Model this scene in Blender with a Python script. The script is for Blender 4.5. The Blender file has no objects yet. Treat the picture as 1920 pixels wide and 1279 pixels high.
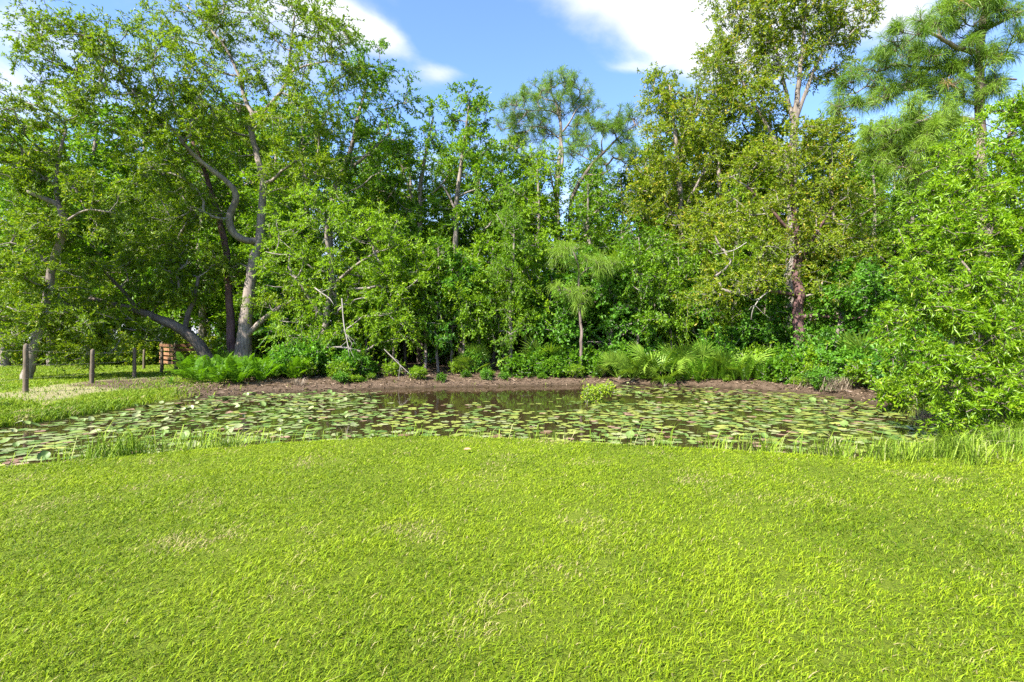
import bpy, math, random
import numpy as np

# ------------------------------------------------------------------ camera, sky, sun, exposure
scene = bpy.context.scene
COL = scene.collection
FPX = 960.0            # focal length in photo pixels (photo 1920 wide)
CAM_H = 1.5
cam_d = bpy.data.cameras.new('camera')
cam_d.sensor_width = 36.0
cam_d.lens = 18.0
cam_d.clip_start = 0.05
cam_d.clip_end = 3000.0
cam = bpy.data.objects.new('camera', cam_d)
cam.location = (0, 0, CAM_H)
cam.rotation_euler = (math.radians(90), 0, 0)
COL.objects.link(cam)
scene.camera = cam

SUN_AZ = math.radians(-137)      # measured from +Y (view direction) towards +X
SUN_EL = math.radians(44)
sun_vec = (math.sin(SUN_AZ) * math.cos(SUN_EL), math.cos(SUN_AZ) * math.cos(SUN_EL), math.sin(SUN_EL))

world = bpy.data.worlds.new('World')
scene.world = world
world.use_nodes = True


def build_world():
    nt = world.node_tree
    N, L = nt.nodes, nt.links
    N.clear()
    out = N.new('ShaderNodeOutputWorld')
    bg = N.new('ShaderNodeBackground')
    bg.inputs['Strength'].default_value = 0.15
    L.new(bg.outputs[0], out.inputs[0])
    sky = N.new('ShaderNodeTexSky')
    sky.sky_type = 'NISHITA'
    sky.sun_disc = False
    sky.sun_elevation = SUN_EL
    sky.sun_rotation = SUN_AZ
    sky.air_density = 1.0
    sky.dust_density = 0.6
    sky.ozone_density = 2.0
    tc = N.new('ShaderNodeTexCoord')
    nrm = N.new('ShaderNodeVectorMath'); nrm.operation = 'NORMALIZE'
    L.new(tc.outputs['Generated'], nrm.inputs[0])
    sep = N.new('ShaderNodeSeparateXYZ')
    L.new(nrm.outputs[0], sep.inputs[0])

    def m(op, a, b=None, c=None, clamp=False):
        n = N.new('ShaderNodeMath'); n.operation = op; n.use_clamp = clamp
        for i, v in enumerate((a, b, c)):
            if v is None:
                continue
            if isinstance(v, (int, float)):
                n.inputs[i].default_value = v
            else:
                L.new(v, n.inputs[i])
        return n.outputs[0]
    # flat cloud deck: project direction on a plane
    den = m('ADD', m('MAXIMUM', sep.outputs['Z'], 0.0), 0.16)
    u = m('DIVIDE', sep.outputs['X'], den)
    v = m('DIVIDE', sep.outputs['Y'], den)
    cmb = N.new('ShaderNodeCombineXYZ')
    L.new(u, cmb.inputs[0]); L.new(v, cmb.inputs[1])
    no = N.new('ShaderNodeTexNoise')
    no.inputs['Scale'].default_value = 2.6
    no.inputs['Detail'].default_value = 12.0
    no.inputs['Roughness'].default_value = 0.58
    no.inputs['Distortion'].default_value = 0.25
    L.new(cmb.outputs[0], no.inputs['Vector'])
    field = m('MULTIPLY', m('SUBTRACT', no.outputs['Fac'], 0.5), 2.3)

    # where cloud banks sit in the sky (photo pixel, radius in x / y, weight)
    def bank(px, py, rx, ry, w, tilt=0.0):
        nonlocal field
        # gaussian on the plane y=1 (tangent coordinates), valid in front of the viewer
        yy = m('MAXIMUM', sep.outputs['Y'], 0.05)
        tx = m('SUBTRACT', m('DIVIDE', sep.outputs['X'], yy), (px - 960) / FPX)
        tz = m('SUBTRACT', m('DIVIDE', sep.outputs['Z'], yy), (640 - py) / FPX)
        tz = m('ADD', tz, m('MULTIPLY', tx, tilt))
        e = m('ADD', m('POWER', m('ABSOLUTE', m('DIVIDE', tx, rx / FPX)), 2.0),
              m('POWER', m('ABSOLUTE', m('DIVIDE', tz, ry / FPX)), 2.0))
        g = m('EXPONENT', m('MULTIPLY', e, -1.0))
        field = m('ADD', field, m('MULTIPLY', g, w))
    bank(1230, 20, 190, 85, 1.15, 0.25)
    bank(1360, 80, 150, 70, 0.7, 0.2)
    bank(690, 55, 130, 34, 0.85, 0.5)
    bank(560, 30, 160, 60, 0.6, 0.3)
    bank(830, 140, 60, 22, 0.75, 0.0)
    bank(1190, 128, 50, 14, 0.6, 0.0)
    bank(1660, 30, 150, 80, 0.9, 0.0)
    bank(40, 130, 260, 130, 0.5, 0.1)
    bank(900, 70, 120, 75, -1.1, 0.2)
    bank(960, 170, 190, 60, -0.5, 0.0)
    # paler towards the horizon
    hz = m('MULTIPLY', m('POWER', m('SUBTRACT', 1.0, m('MAXIMUM', sep.outputs['Z'], 0.0)), 5.0), 1.15)
    field = m('ADD', field, hz)
    ramp = N.new('ShaderNodeValToRGB')
    ramp.color_ramp.elements[0].position = 0.0
    ramp.color_ramp.elements[0].color = (0, 0, 0, 1)
    ramp.color_ramp.elements[1].position = 1.0
    ramp.color_ramp.elements[1].color = (1, 1, 1, 1)
    ramp.color_ramp.interpolation = 'EASE'
    L.new(field, ramp.inputs[0])
    # cloud body: white with greyer thicker parts
    no2 = N.new('ShaderNodeTexNoise')
    no2.inputs['Scale'].default_value = 3.1
    no2.inputs['Detail'].default_value = 6.0
    L.new(cmb.outputs[0], no2.inputs['Vector'])
    cc = N.new('ShaderNodeMix'); cc.data_type = 'RGBA'
    L.new(no2.outputs['Fac'], cc.inputs[0])
    cc.inputs[6].default_value = (1.2, 1.27, 1.45, 1)
    cc.inputs[7].default_value = (2.15, 2.2, 2.3, 1)
    tint = N.new('ShaderNodeMix'); tint.data_type = 'RGBA'; tint.blend_type = 'MULTIPLY'
    tint.inputs[0].default_value = 1.0
    L.new(sky.outputs[0], tint.inputs[6])
    tint.inputs[7].default_value = (0.41, 0.47, 0.585, 1)
    mix = N.new('ShaderNodeMix'); mix.data_type = 'RGBA'
    L.new(ramp.outputs[0], mix.inputs[0])
    L.new(tint.outputs[2], mix.inputs[6])
    L.new(cc.outputs[2], mix.inputs[7])
    L.new(mix.outputs[2], bg.inputs[0])


build_world()

sun_d = bpy.data.lights.new('sun', 'SUN')
sun_d.energy = 3.7
sun_d.angle = math.radians(0.53)
sun_d.color = (1.0, 0.95, 0.86)
sun = bpy.data.objects.new('sun', sun_d)
from mathutils import Vector
sun.rotation_euler = Vector(sun_vec).to_track_quat('Z', 'Y').to_euler()
sun.location = (-30, 20, 40)
COL.objects.link(sun)

scene.view_settings.view_transform = 'Standard'
scene.view_settings.look = 'None'
scene.view_settings.exposure = 2.25
scene.view_settings.gamma = 1.0
scene.view_settings.use_curve_mapping = False
scene.render.engine = 'CYCLES'
scene.cycles.use_denoising = False
scene.cycles.max_bounces = 11
scene.cycles.diffuse_bounces = 8
scene.cycles.glossy_bounces = 2
scene.cycles.transmission_bounces = 8
scene.cycles.transparent_max_bounces = 4
scene.cycles.sample_clamp_indirect = 6.0
scene.cycles.caustics_reflective = False
scene.cycles.caustics_refractive = False

RNG = np.random.default_rng(7)
random.seed(7)


def W(px, py, Y):
    """world point seen at photo pixel (px, py) at distance Y"""
    return np.array([(px - 960.0) / FPX * Y, Y, CAM_H - (py - 640.0) / FPX * Y])


# ------------------------------------------------------------------ materials
def new_mat(name):
    m = bpy.data.materials.new(name)
    m.use_nodes = True
    nt = m.node_tree
    nt.nodes.clear()
    return m, nt, nt.nodes, nt.links


def leaf_mat(name, dark, light, tip=None, trans=0.48, rough=0.45, spec=0.28, tcol=(1.15, 1.18, 0.4)):
    m, nt, N, L = new_mat(name)
    out = N.new('ShaderNodeOutputMaterial')
    at = N.new('ShaderNodeAttribute'); at.attribute_name = 'tint'
    oi = N.new('ShaderNodeObjectInfo')
    ad = N.new('ShaderNodeMath'); ad.operation = 'MULTIPLY_ADD'
    L.new(oi.outputs['Random'], ad.inputs[0]); ad.inputs[1].default_value = 0.24; ad.inputs[2].default_value = -0.12
    sm = N.new('ShaderNodeMath'); sm.operation = 'ADD'; sm.use_clamp = True
    L.new(at.outputs['Fac'], sm.inputs[0]); L.new(ad.outputs[0], sm.inputs[1])
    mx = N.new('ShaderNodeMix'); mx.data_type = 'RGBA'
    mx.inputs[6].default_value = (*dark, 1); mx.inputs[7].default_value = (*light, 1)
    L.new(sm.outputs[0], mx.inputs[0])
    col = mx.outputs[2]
    if tip is not None:
        a2 = N.new('ShaderNodeAttribute'); a2.attribute_name = 'gold'
        m2 = N.new('ShaderNodeMix'); m2.data_type = 'RGBA'
        L.new(a2.outputs['Fac'], m2.inputs[0]); L.new(col, m2.inputs[6]); m2.inputs[7].default_value = (*tip, 1)
        col = m2.outputs[2]
    bs = N.new('ShaderNodeBsdfPrincipled')
    bs.inputs['Roughness'].default_value = rough
    bs.inputs['Specular IOR Level'].default_value = spec
    L.new(col, bs.inputs['Base Color'])
    tr = N.new('ShaderNodeBsdfTranslucent')
    tm = N.new('ShaderNodeMix'); tm.data_type = 'RGBA'; tm.blend_type = 'MULTIPLY'; tm.inputs[0].default_value = 1.0
    L.new(col, tm.inputs[6]); tm.inputs[7].default_value = (*tcol, 1)
    L.new(tm.outputs[2], tr.inputs[0])
    ms = N.new('ShaderNodeMixShader'); ms.inputs[0].default_value = trans
    L.new(bs.outputs[0], ms.inputs[1]); L.new(tr.outputs[0], ms.inputs[2])
    L.new(ms.outputs[0], out.inputs[0])
    return m


def bark_mat(name, c1, c2, scale=9.0):
    m, nt, N, L = new_mat(name)
    out = N.new('ShaderNodeOutputMaterial')
    tc = N.new('ShaderNodeTexCoord')
    mp = N.new('ShaderNodeMapping'); mp.inputs['Scale'].default_value = (scale, scale, scale * 0.16)
    L.new(tc.outputs['Object'], mp.inputs[0])
    n1 = N.new('ShaderNodeTexNoise'); n1.inputs['Scale'].default_value = 1.6; n1.inputs['Detail'].default_value = 8; n1.inputs['Roughness'].default_value = 0.7
    L.new(mp.outputs[0], n1.inputs['Vector'])
    n2 = N.new('ShaderNodeTexNoise'); n2.inputs['Scale'].default_value = 1.1; n2.inputs['Detail'].default_value = 4
    L.new(tc.outputs['Object'], n2.inputs['Vector'])
    av = N.new('ShaderNodeMath'); av.operation = 'MULTIPLY_ADD'
    L.new(n2.outputs['Fac'], av.inputs[0]); av.inputs[1].default_value = 0.6; av.inputs[2].default_value = -0.3
    sm = N.new('ShaderNodeMath'); sm.operation = 'ADD'
    L.new(n1.outputs['Fac'], sm.inputs[0]); L.new(av.outputs[0], sm.inputs[1])
    rp = N.new('ShaderNodeValToRGB')
    rp.color_ramp.elements[0].position = 0.34; rp.color_ramp.elements[0].color = (*c1, 1)
    rp.color_ramp.elements[1].position = 0.66; rp.color_ramp.elements[1].color = (*c2, 1)
    L.new(sm.outputs[0], rp.inputs[0])
    bs = N.new('ShaderNodeBsdfPrincipled'); bs.inputs['Roughness'].default_value = 0.85
    bs.inputs['Specular IOR Level'].default_value = 0.2
    L.new(rp.outputs[0], bs.inputs['Base Color'])
    bp = N.new('ShaderNodeBump'); bp.inputs['Strength'].default_value = 0.7; bp.inputs['Distance'].default_value = 0.03
    L.new(n1.outputs['Fac'], bp.inputs['Height']); L.new(bp.outputs[0], bs.inputs['Normal'])
    L.new(bs.outputs[0], out.inputs[0])
    return m


def grass_mat(name, c_dark, c_mid, c_light, c_dry, patch=0.9, dry_at=(0.56, 0.72)):
    m, nt, N, L = new_mat(name)
    out = N.new('ShaderNodeOutputMaterial')
    at = N.new('ShaderNodeAttribute'); at.attribute_name = 'tint'
    geo = N.new('ShaderNodeNewGeometry')
    no = N.new('ShaderNodeTexNoise'); no.inputs['Scale'].default_value = patch; no.inputs['Detail'].default_value = 5; no.inputs['Roughness'].default_value = 0.6
    L.new(geo.outputs['Position'], no.inputs['Vector'])
    rp = N.new('ShaderNodeValToRGB')
    e = rp.color_ramp.elements
    e[0].position = 0.0; e[0].color = (*c_dark, 1)
    e[1].position = 1.0; e[1].color = (*c_light, 1)
    k = e.new(0.45); k.color = (*c_mid, 1)
    nb = N.new('ShaderNodeTexNoise'); nb.inputs['Scale'].default_value = 0.33; nb.inputs['Detail'].default_value = 3
    L.new(geo.outputs['Position'], nb.inputs['Vector'])
    av = N.new('ShaderNodeMath'); av.operation = 'ADD'
    L.new(no.outputs['Fac'], av.inputs[0]); L.new(nb.outputs['Fac'], av.inputs[1])
    s = N.new('ShaderNodeMath'); s.operation = 'MULTIPLY_ADD'
    L.new(av.outputs[0], s.inputs[0]); s.inputs[1].default_value = 1.25; s.inputs[2].default_value = -1.25
    s2 = N.new('ShaderNodeMath'); s2.operation = 'ADD'; s2.use_clamp = True
    L.new(s.outputs[0], s2.inputs[0]); L.new(at.outputs['Fac'], s2.inputs[1])
    L.new(s2.outputs[0], rp.inputs[0])
    # dry blades: by attribute, more of them in patches
    dr = N.new('ShaderNodeAttribute'); dr.attribute_name = 'gold'
    no2 = N.new('ShaderNodeTexNoise'); no2.inputs['Scale'].default_value = 1.3; no2.inputs['Detail'].default_value = 4
    mp = N.new('ShaderNodeVectorMath'); mp.operation = 'ADD'; mp.inputs[1].default_value = (11.3, 4.1, 0)
    L.new(geo.outputs['Position'], mp.inputs[0]); L.new(mp.outputs[0], no2.inputs['Vector'])
    mr = N.new('ShaderNodeMapRange'); mr.inputs[1].default_value = dry_at[0]; mr.inputs[2].default_value = dry_at[1]
    mr.inputs[3].default_value = 0.0; mr.inputs[4].default_value = 0.55
    L.new(no2.outputs['Fac'], mr.inputs[0])
    s3 = N.new('ShaderNodeMath'); s3.operation = 'ADD'
    L.new(dr.outputs['Fac'], s3.inputs[0]); L.new(mr.outputs[0], s3.inputs[1])
    gt = N.new('ShaderNodeMapRange'); gt.inputs[1].default_value = 0.8; gt.inputs[2].default_value = 1.05
    L.new(s3.outputs[0], gt.inputs[0])
    mx = N.new('ShaderNodeMix'); mx.data_type = 'RGBA'
    L.new(gt.outputs[0], mx.inputs[0]); L.new(rp.outputs[0], mx.inputs[6]); mx.inputs[7].default_value = (*c_dry, 1)
    bs = N.new('ShaderNodeBsdfPrincipled'); bs.inputs['Roughness'].default_value = 0.62; bs.inputs['Specular IOR Level'].default_value = 0.22
    L.new(mx.outputs[2], bs.inputs['Base Color'])
    tr = N.new('ShaderNodeBsdfTranslucent')
    L.new(mx.outputs[2], tr.inputs[0])
    ms = N.new('ShaderNodeMixShader'); ms.inputs[0].default_value = 0.4
    L.new(bs.outputs[0], ms.inputs[1]); L.new(tr.outputs[0], ms.inputs[2])
    L.new(ms.outputs[0], out.inputs[0])
    return m


def plain_mat(name, c1, c2, scale=6.0, rough=0.8, stretch=(1, 1, 1), bump=0.3, rnd=0.0):
    m, nt, N, L = new_mat(name)
    out = N.new('ShaderNodeOutputMaterial')
    tc = N.new('ShaderNodeTexCoord')
    mp = N.new('ShaderNodeMapping'); mp.inputs['Scale'].default_value = stretch
    L.new(tc.outputs['Object'], mp.inputs[0])
    n1 = N.new('ShaderNodeTexNoise'); n1.inputs['Scale'].default_value = scale; n1.inputs['Detail'].default_value = 7; n1.inputs['Roughness'].default_value = 0.65
    L.new(mp.outputs[0], n1.inputs['Vector'])
    rp = N.new('ShaderNodeValToRGB')
    rp.color_ramp.elements[0].position = 0.3; rp.color_ramp.elements[0].color = (*c1, 1)
    rp.color_ramp.elements[1].position = 0.7; rp.color_ramp.elements[1].color = (*c2, 1)
    fac = n1.outputs['Fac']
    if rnd:
        oi = N.new('ShaderNodeObjectInfo')
        a = N.new('ShaderNodeMath'); a.operation = 'MULTIPLY_ADD'
        L.new(oi.outputs['Random'], a.inputs[0]); a.inputs[1].default_value = rnd; a.inputs[2].default_value = -rnd / 2
        b = N.new('ShaderNodeMath'); b.operation = 'ADD'
        L.new(fac, b.inputs[0]); L.new(a.outputs[0], b.inputs[1]); fac = b.outputs[0]
    L.new(fac, rp.inputs[0])
    bs = N.new('ShaderNodeBsdfPrincipled'); bs.inputs['Roughness'].default_value = rough
    bs.inputs['Specular IOR Level'].default_value = 0.3
    L.new(rp.outputs[0], bs.inputs['Base Color'])
    bp = N.new('ShaderNodeBump'); bp.inputs['Strength'].default_value = bump; bp.inputs['Distance'].default_value = 0.01
    L.new(n1.outputs['Fac'], bp.inputs['Height']); L.new(bp.outputs[0], bs.inputs['Normal'])
    L.new(bs.outputs[0], out.inputs[0])
    return m


M = {}
M['acacia'] = leaf_mat('acacia_leaf', (0.082, 0.155, 0.008), (0.228, 0.325, 0.014), tip=(0.36, 0.36, 0.03))
M['bright'] = leaf_mat('bright_leaf', (0.096, 0.205, 0.008), (0.246, 0.390, 0.014), tip=(0.34, 0.42, 0.03))
M['golden'] = leaf_mat('golden_leaf', (0.100, 0.175, 0.010), (0.263, 0.335, 0.017), tip=(0.50, 0.38, 0.05))
M['forest'] = leaf_mat('forest_leaf', (0.068, 0.168, 0.009), (0.209, 0.358, 0.015), tip=(0.28, 0.36, 0.02))
M['deep'] = leaf_mat('deep_green_leaf', (0.044, 0.140, 0.013), (0.136, 0.308, 0.020), tip=(0.18, 0.30, 0.02), trans=0.40)
M['willow'] = leaf_mat('long_bright_leaf', (0.084, 0.205, 0.006), (0.234, 0.380, 0.011), tip=(0.38, 0.40, 0.04), rough=0.40, spec=0.45)
M['sprout'] = leaf_mat('sprout_leaf', (0.18, 0.31, 0.02), (0.34, 0.46, 0.03), tip=(0.5, 0.34, 0.08))
M['needle'] = leaf_mat('pine_needle', (0.085, 0.175, 0.018), (0.230, 0.350, 0.042), tip=(0.45, 0.28, 0.15), trans=0.40)
M['fern'] = leaf_mat('fern_frond', (0.052, 0.150, 0.007), (0.144, 0.290, 0.013), tip=(0.2, 0.3, 0.02))
M['palm'] = leaf_mat('palmetto_frond', (0.075, 0.174, 0.018), (0.254, 0.378, 0.044), tip=(0.354, 0.280, 0.115), trans=0.3, rough=0.4)
M['palmdead'] = leaf_mat('dead_palm_frond', (0.14, 0.085, 0.05), (0.30, 0.20, 0.13), trans=0.15)
M['litter'] = leaf_mat('dry_litter', (0.075, 0.045, 0.032), (0.34, 0.25, 0.17), trans=0.1)
M['far'] = leaf_mat('far_wood_leaf', (0.086, 0.160, 0.010), (0.253, 0.325, 0.018), tip=(0.36, 0.36, 0.03))
M['bark'] = bark_mat('grey_bark', (0.095, 0.076, 0.066), (0.290, 0.240, 0.200))
M['barkred'] = bark_mat('reddish_bark', (0.060, 0.032, 0.032), (0.175, 0.100, 0.094))
M['barkpale'] = bark_mat('pale_bark', (0.095, 0.078, 0.066), (0.255, 0.215, 0.180))
M['barkdark'] = bark_mat('dark_bark', (0.05, 0.04, 0.034), (0.17, 0.135, 0.11))
M['pinebark'] = bark_mat('pine_bark', (0.075, 0.052, 0.044), (0.225, 0.175, 0.150), 7.0)
M['deadwood'] = bark_mat('dead_wood', (0.17, 0.15, 0.13), (0.34, 0.31, 0.275))
M['twig'] = bark_mat('pale_twig', (0.12, 0.10, 0.085), (0.30, 0.265, 0.235))
M['grass'] = grass_mat('lawn_blade', (0.066, 0.120, 0.004), (0.178, 0.272, 0.005), (0.292, 0.375, 0.011), (0.40, 0.33, 0.15), dry_at=(0.52, 0.74))
M['grassbank'] = grass_mat('bank_blade', (0.070, 0.140, 0.005), (0.150, 0.250, 0.006), (0.260, 0.335, 0.012), (0.38, 0.32, 0.14))
M['grasstall'] = grass_mat('tall_blade', (0.090, 0.170, 0.010), (0.175, 0.280, 0.016), (0.280, 0.375, 0.030), (0.38, 0.34, 0.18))
M['deadgrass'] = grass_mat('dead_grass_blade', (0.16, 0.11, 0.07), (0.27, 0.21, 0.15), (0.40, 0.33, 0.24), (0.42, 0.36, 0.28))
M['post'] = plain_mat('weathered_post', (0.060, 0.045, 0.030), (0.160, 0.125, 0.085), 7, stretch=(6, 6, 0.9), bump=0.5)
M['plank'] = plain_mat('brown_plank', (0.12, 0.055, 0.025), (0.25, 0.125, 0.06), 5, stretch=(1.2, 6, 6), bump=0.3, rnd=0.4)
M['wire'] = plain_mat('wire', (0.25, 0.24, 0.22), (0.4, 0.38, 0.36), 10, rough=0.5)
M['pad_green'] = plain_mat('green_pad', (0.062, 0.116, 0.023), (0.161, 0.216, 0.050), 3.0, rough=0.5, bump=0.15, rnd=0.7)
M['pad_yellow'] = plain_mat('yellow_green_pad', (0.137, 0.166, 0.029), (0.275, 0.298, 0.068), 3.0, rough=0.5, bump=0.15, rnd=0.7)
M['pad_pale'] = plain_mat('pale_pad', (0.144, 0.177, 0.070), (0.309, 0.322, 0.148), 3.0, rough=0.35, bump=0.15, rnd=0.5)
M['pad_brown'] = plain_mat('browning_pad', (0.133, 0.072, 0.044), (0.309, 0.221, 0.144), 4.0, rough=0.5, bump=0.2, rnd=0.5)
M['straw'] = plain_mat('straw_leaf', (0.30, 0.17, 0.09), (0.52, 0.34, 0.20), 5.0)


# ------------------------------------------------------------------ mesh helpers
def mesh_np(name, verts, faces_flat, per_face, mat, attrs=None, smooth=False):
    """verts (n,3); faces_flat int array; per_face = vertices in each face (int or array)."""
    me = bpy.data.meshes.new(name)
    verts = np.ascontiguousarray(verts, dtype=np.float32)
    faces_flat = np.ascontiguousarray(faces_flat, dtype=np.int32).ravel()
    if isinstance(per_face, int):
        nf = len(faces_flat) // per_face
        tot = np.full(nf, per_face, dtype=np.int32)
    else:
        tot = np.asarray(per_face, dtype=np.int32); nf = len(tot)
    start = np.concatenate(([0], np.cumsum(tot)[:-1])).astype(np.int32)
    me.vertices.add(len(verts)); me.vertices.foreach_set('co', verts.ravel())
    me.loops.add(len(faces_flat)); me.loops.foreach_set('vertex_index', faces_flat)
    me.polygons.add(nf); me.polygons.foreach_set('loop_start', start); me.polygons.foreach_set('loop_total', tot)
    if smooth:
        me.polygons.foreach_set('use_smooth', np.ones(nf, dtype=bool))
    for k, v in (attrs or {}).items():
        a = me.attributes.new(k, 'FLOAT', 'POINT')
        a.data.foreach_set('value', np.ascontiguousarray(v, dtype=np.float32))
    me.materials.append(mat)
    me.update(calc_edges=True)
    me.validate()
    return me


def link(name, data, parent=None, loc=None):
    o = bpy.data.objects.new(name, data)
    COL.objects.link(o)
    if parent is not None:
        o.parent = parent
    if loc is not None:
        o.location = loc
    return o


def tag(o, label=None, cat=None, group=None, kind=None):
    if label: o['label'] = label
    if cat: o['category'] = cat
    if group: o['group'] = group
    if kind: o['kind'] = kind
    return o


def empty(name, loc, label, cat, group=None):
    o = link(name, None, None, loc)
    o.empty_display_size = 0.2
    return tag(o, label, cat, group)


def copy_tree(o, parent=None):
    c = o.copy()
    COL.objects.link(c)
    c.parent = parent
    for ch in list(o.children):
        copy_tree(ch, c)
    return c


def nrm(v):
    return v / np.maximum(np.linalg.norm(v, axis=-1, keepdims=True), 1e-9)


class Tubes:
    def __init__(self):
        self.v, self.f, self.n = [], [], 0

    def add(self, pts, rad, sides=6, rough=0.0, rng=RNG, cap=True):
        pts = np.asarray(pts, float); rad = np.asarray(rad, float)
        n = len(pts)
        if n < 2:
            return
        t = np.gradient(pts, axis=0)
        t = nrm(t)
        ref = np.array([1.0, 0.13, 0.07]) if abs(t[:, 0]).mean() < 0.8 else np.array([0.1, 1.0, 0.1])
        a = nrm(np.cross(t, ref)); b = np.cross(t, a)
        ang = np.linspace(0, 2 * np.pi, sides, endpoint=False)
        rr = rad[:, None] * np.ones((1, sides))
        if rough:
            lobes = 1 + rough * np.sin(ang * 3 + rng.uniform(0, 6)) * 0.5 + rough * np.sin(ang * 5 + rng.uniform(0, 6)) * 0.5
            rr = rr * lobes[None] * (1 + rough * 0.5 * rng.standard_normal((n, sides)))
        ring = pts[:, None] + rr[..., None] * (np.cos(ang)[None, :, None] * a[:, None] + np.sin(ang)[None, :, None] * b[:, None])
        v = ring.reshape(-1, 3)
        i = np.arange(n - 1)[:, None] * sides
        j = np.arange(sides)[None]
        j2 = (j + 1) % sides
        q = np.stack([i + j, i + j2, i + sides + j2, i + sides + j], -1).reshape(-1, 4)
        tris = np.concatenate([q[:, [0, 1, 2]], q[:, [0, 2, 3]]])
        if cap:
            tip = n * sides
            v = np.vstack([v, pts[-1] + t[-1] * rad[-1]])
            k = np.arange(sides)
            cap_f = np.stack([(n - 1) * sides + k, (n - 1) * sides + (k + 1) % sides, np.full(sides, tip)], -1)
            tris = np.concatenate([tris, cap_f])
        self.v.append(v); self.f.append(tris + self.n); self.n += len(v)

    def build(self, name, mat, parent=None, smooth=True):
        me = mesh_np(name, np.concatenate(self.v), np.concatenate(self.f), 3, mat, smooth=smooth)
        return link(name, me, parent)


def smooth_path(pts, step=0.35):
    """Catmull-Rom through (n,k) control points."""
    p = np.asarray(pts, float)
    if len(p) < 3:
        n = max(2, int(np.linalg.norm((p[-1] - p[0])[:3]) / step) + 1)
        return p[0] + (p[-1] - p[0]) * np.linspace(0, 1, n)[:, None]
    q = np.vstack([2 * p[0] - p[1], p, 2 * p[-1] - p[-2]])
    out = []
    for i in range(1, len(q) - 2):
        n = max(2, int(np.linalg.norm((q[i + 1] - q[i])[:3]) / step) + 1)
        t = np.linspace(0, 1, n, endpoint=False)[:, None]
        a, b, c, d = q[i - 1], q[i], q[i + 1], q[i + 2]
        out.append(0.5 * (2 * b + (c - a) * t + (2 * a - 5 * b + 4 * c - d) * t ** 2 + (3 * b - a - 3 * c + d) * t ** 3))
    out.append(p[-1:])
    return np.concatenate(out)


class Leaves:
    """leaf-sized folded blades: 4 vertices, 2 triangles each; needles: 3 vertices, 1 triangle."""
    def __init__(self):
        self.v, self.f, self.t, self.g, self.n = [], [], [], [], 0

    def blades(self, pos, d, nor, Ls, Ws, tint, gold, fold=0.25, wide=0.45):
        s = nrm(np.cross(d, nor)); up = np.cross(s, d)
        mid = pos + d * (Ls * wide)[:, None]
        l = mid + s * (Ws * 0.5)[:, None] + up * (Ws * fold)[:, None]
        r = mid - s * (Ws * 0.5)[:, None] + up * (Ws * fold)[:, None]
        tip = pos + d * Ls[:, None]
        v = np.stack([pos, l, tip, r], 1).reshape(-1, 3)
        k = np.arange(len(pos))[:, None] * 4 + self.n
        f = np.concatenate([k + np.array([[0, 2, 1]]), k + np.array([[0, 3, 2]])])
        self.v.append(v); self.f.append(f); self.n += len(v)
        self.t.append(np.repeat(tint, 4)); self.g.append(np.repeat(gold, 4))

    def needles(self, pos, d, nor, Ls, Ws, tint, gold, droop=0.25):
        s = nrm(np.cross(d, nor))
        mid = pos + d * (Ls * 0.55)[:, None]
        tip = pos + d * Ls[:, None] - np.array([0, 0, 1.0]) * (Ls * droop)[:, None]
        v = np.stack([pos, mid + s * (Ws * 0.5)[:, None], tip, mid - s * (Ws * 0.5)[:, None]], 1).reshape(-1, 3)
        k = np.arange(len(pos))[:, None] * 4 + self.n
        f = np.concatenate([k + np.array([[0, 1, 3]]), k + np.array([[1, 2, 3]])])
        self.v.append(v); self.f.append(f); self.n += len(v)
        self.t.append(np.repeat(tint, 4)); self.g.append(np.repeat(gold, 4))

    def build(self, name, mat, parent=None):
        me = mesh_np(name, np.concatenate(self.v), np.concatenate(self.f), 3, mat,
                     {'tint': np.concatenate(self.t), 'gold': np.concatenate(self.g)})
        return link(name, me, parent)


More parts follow.
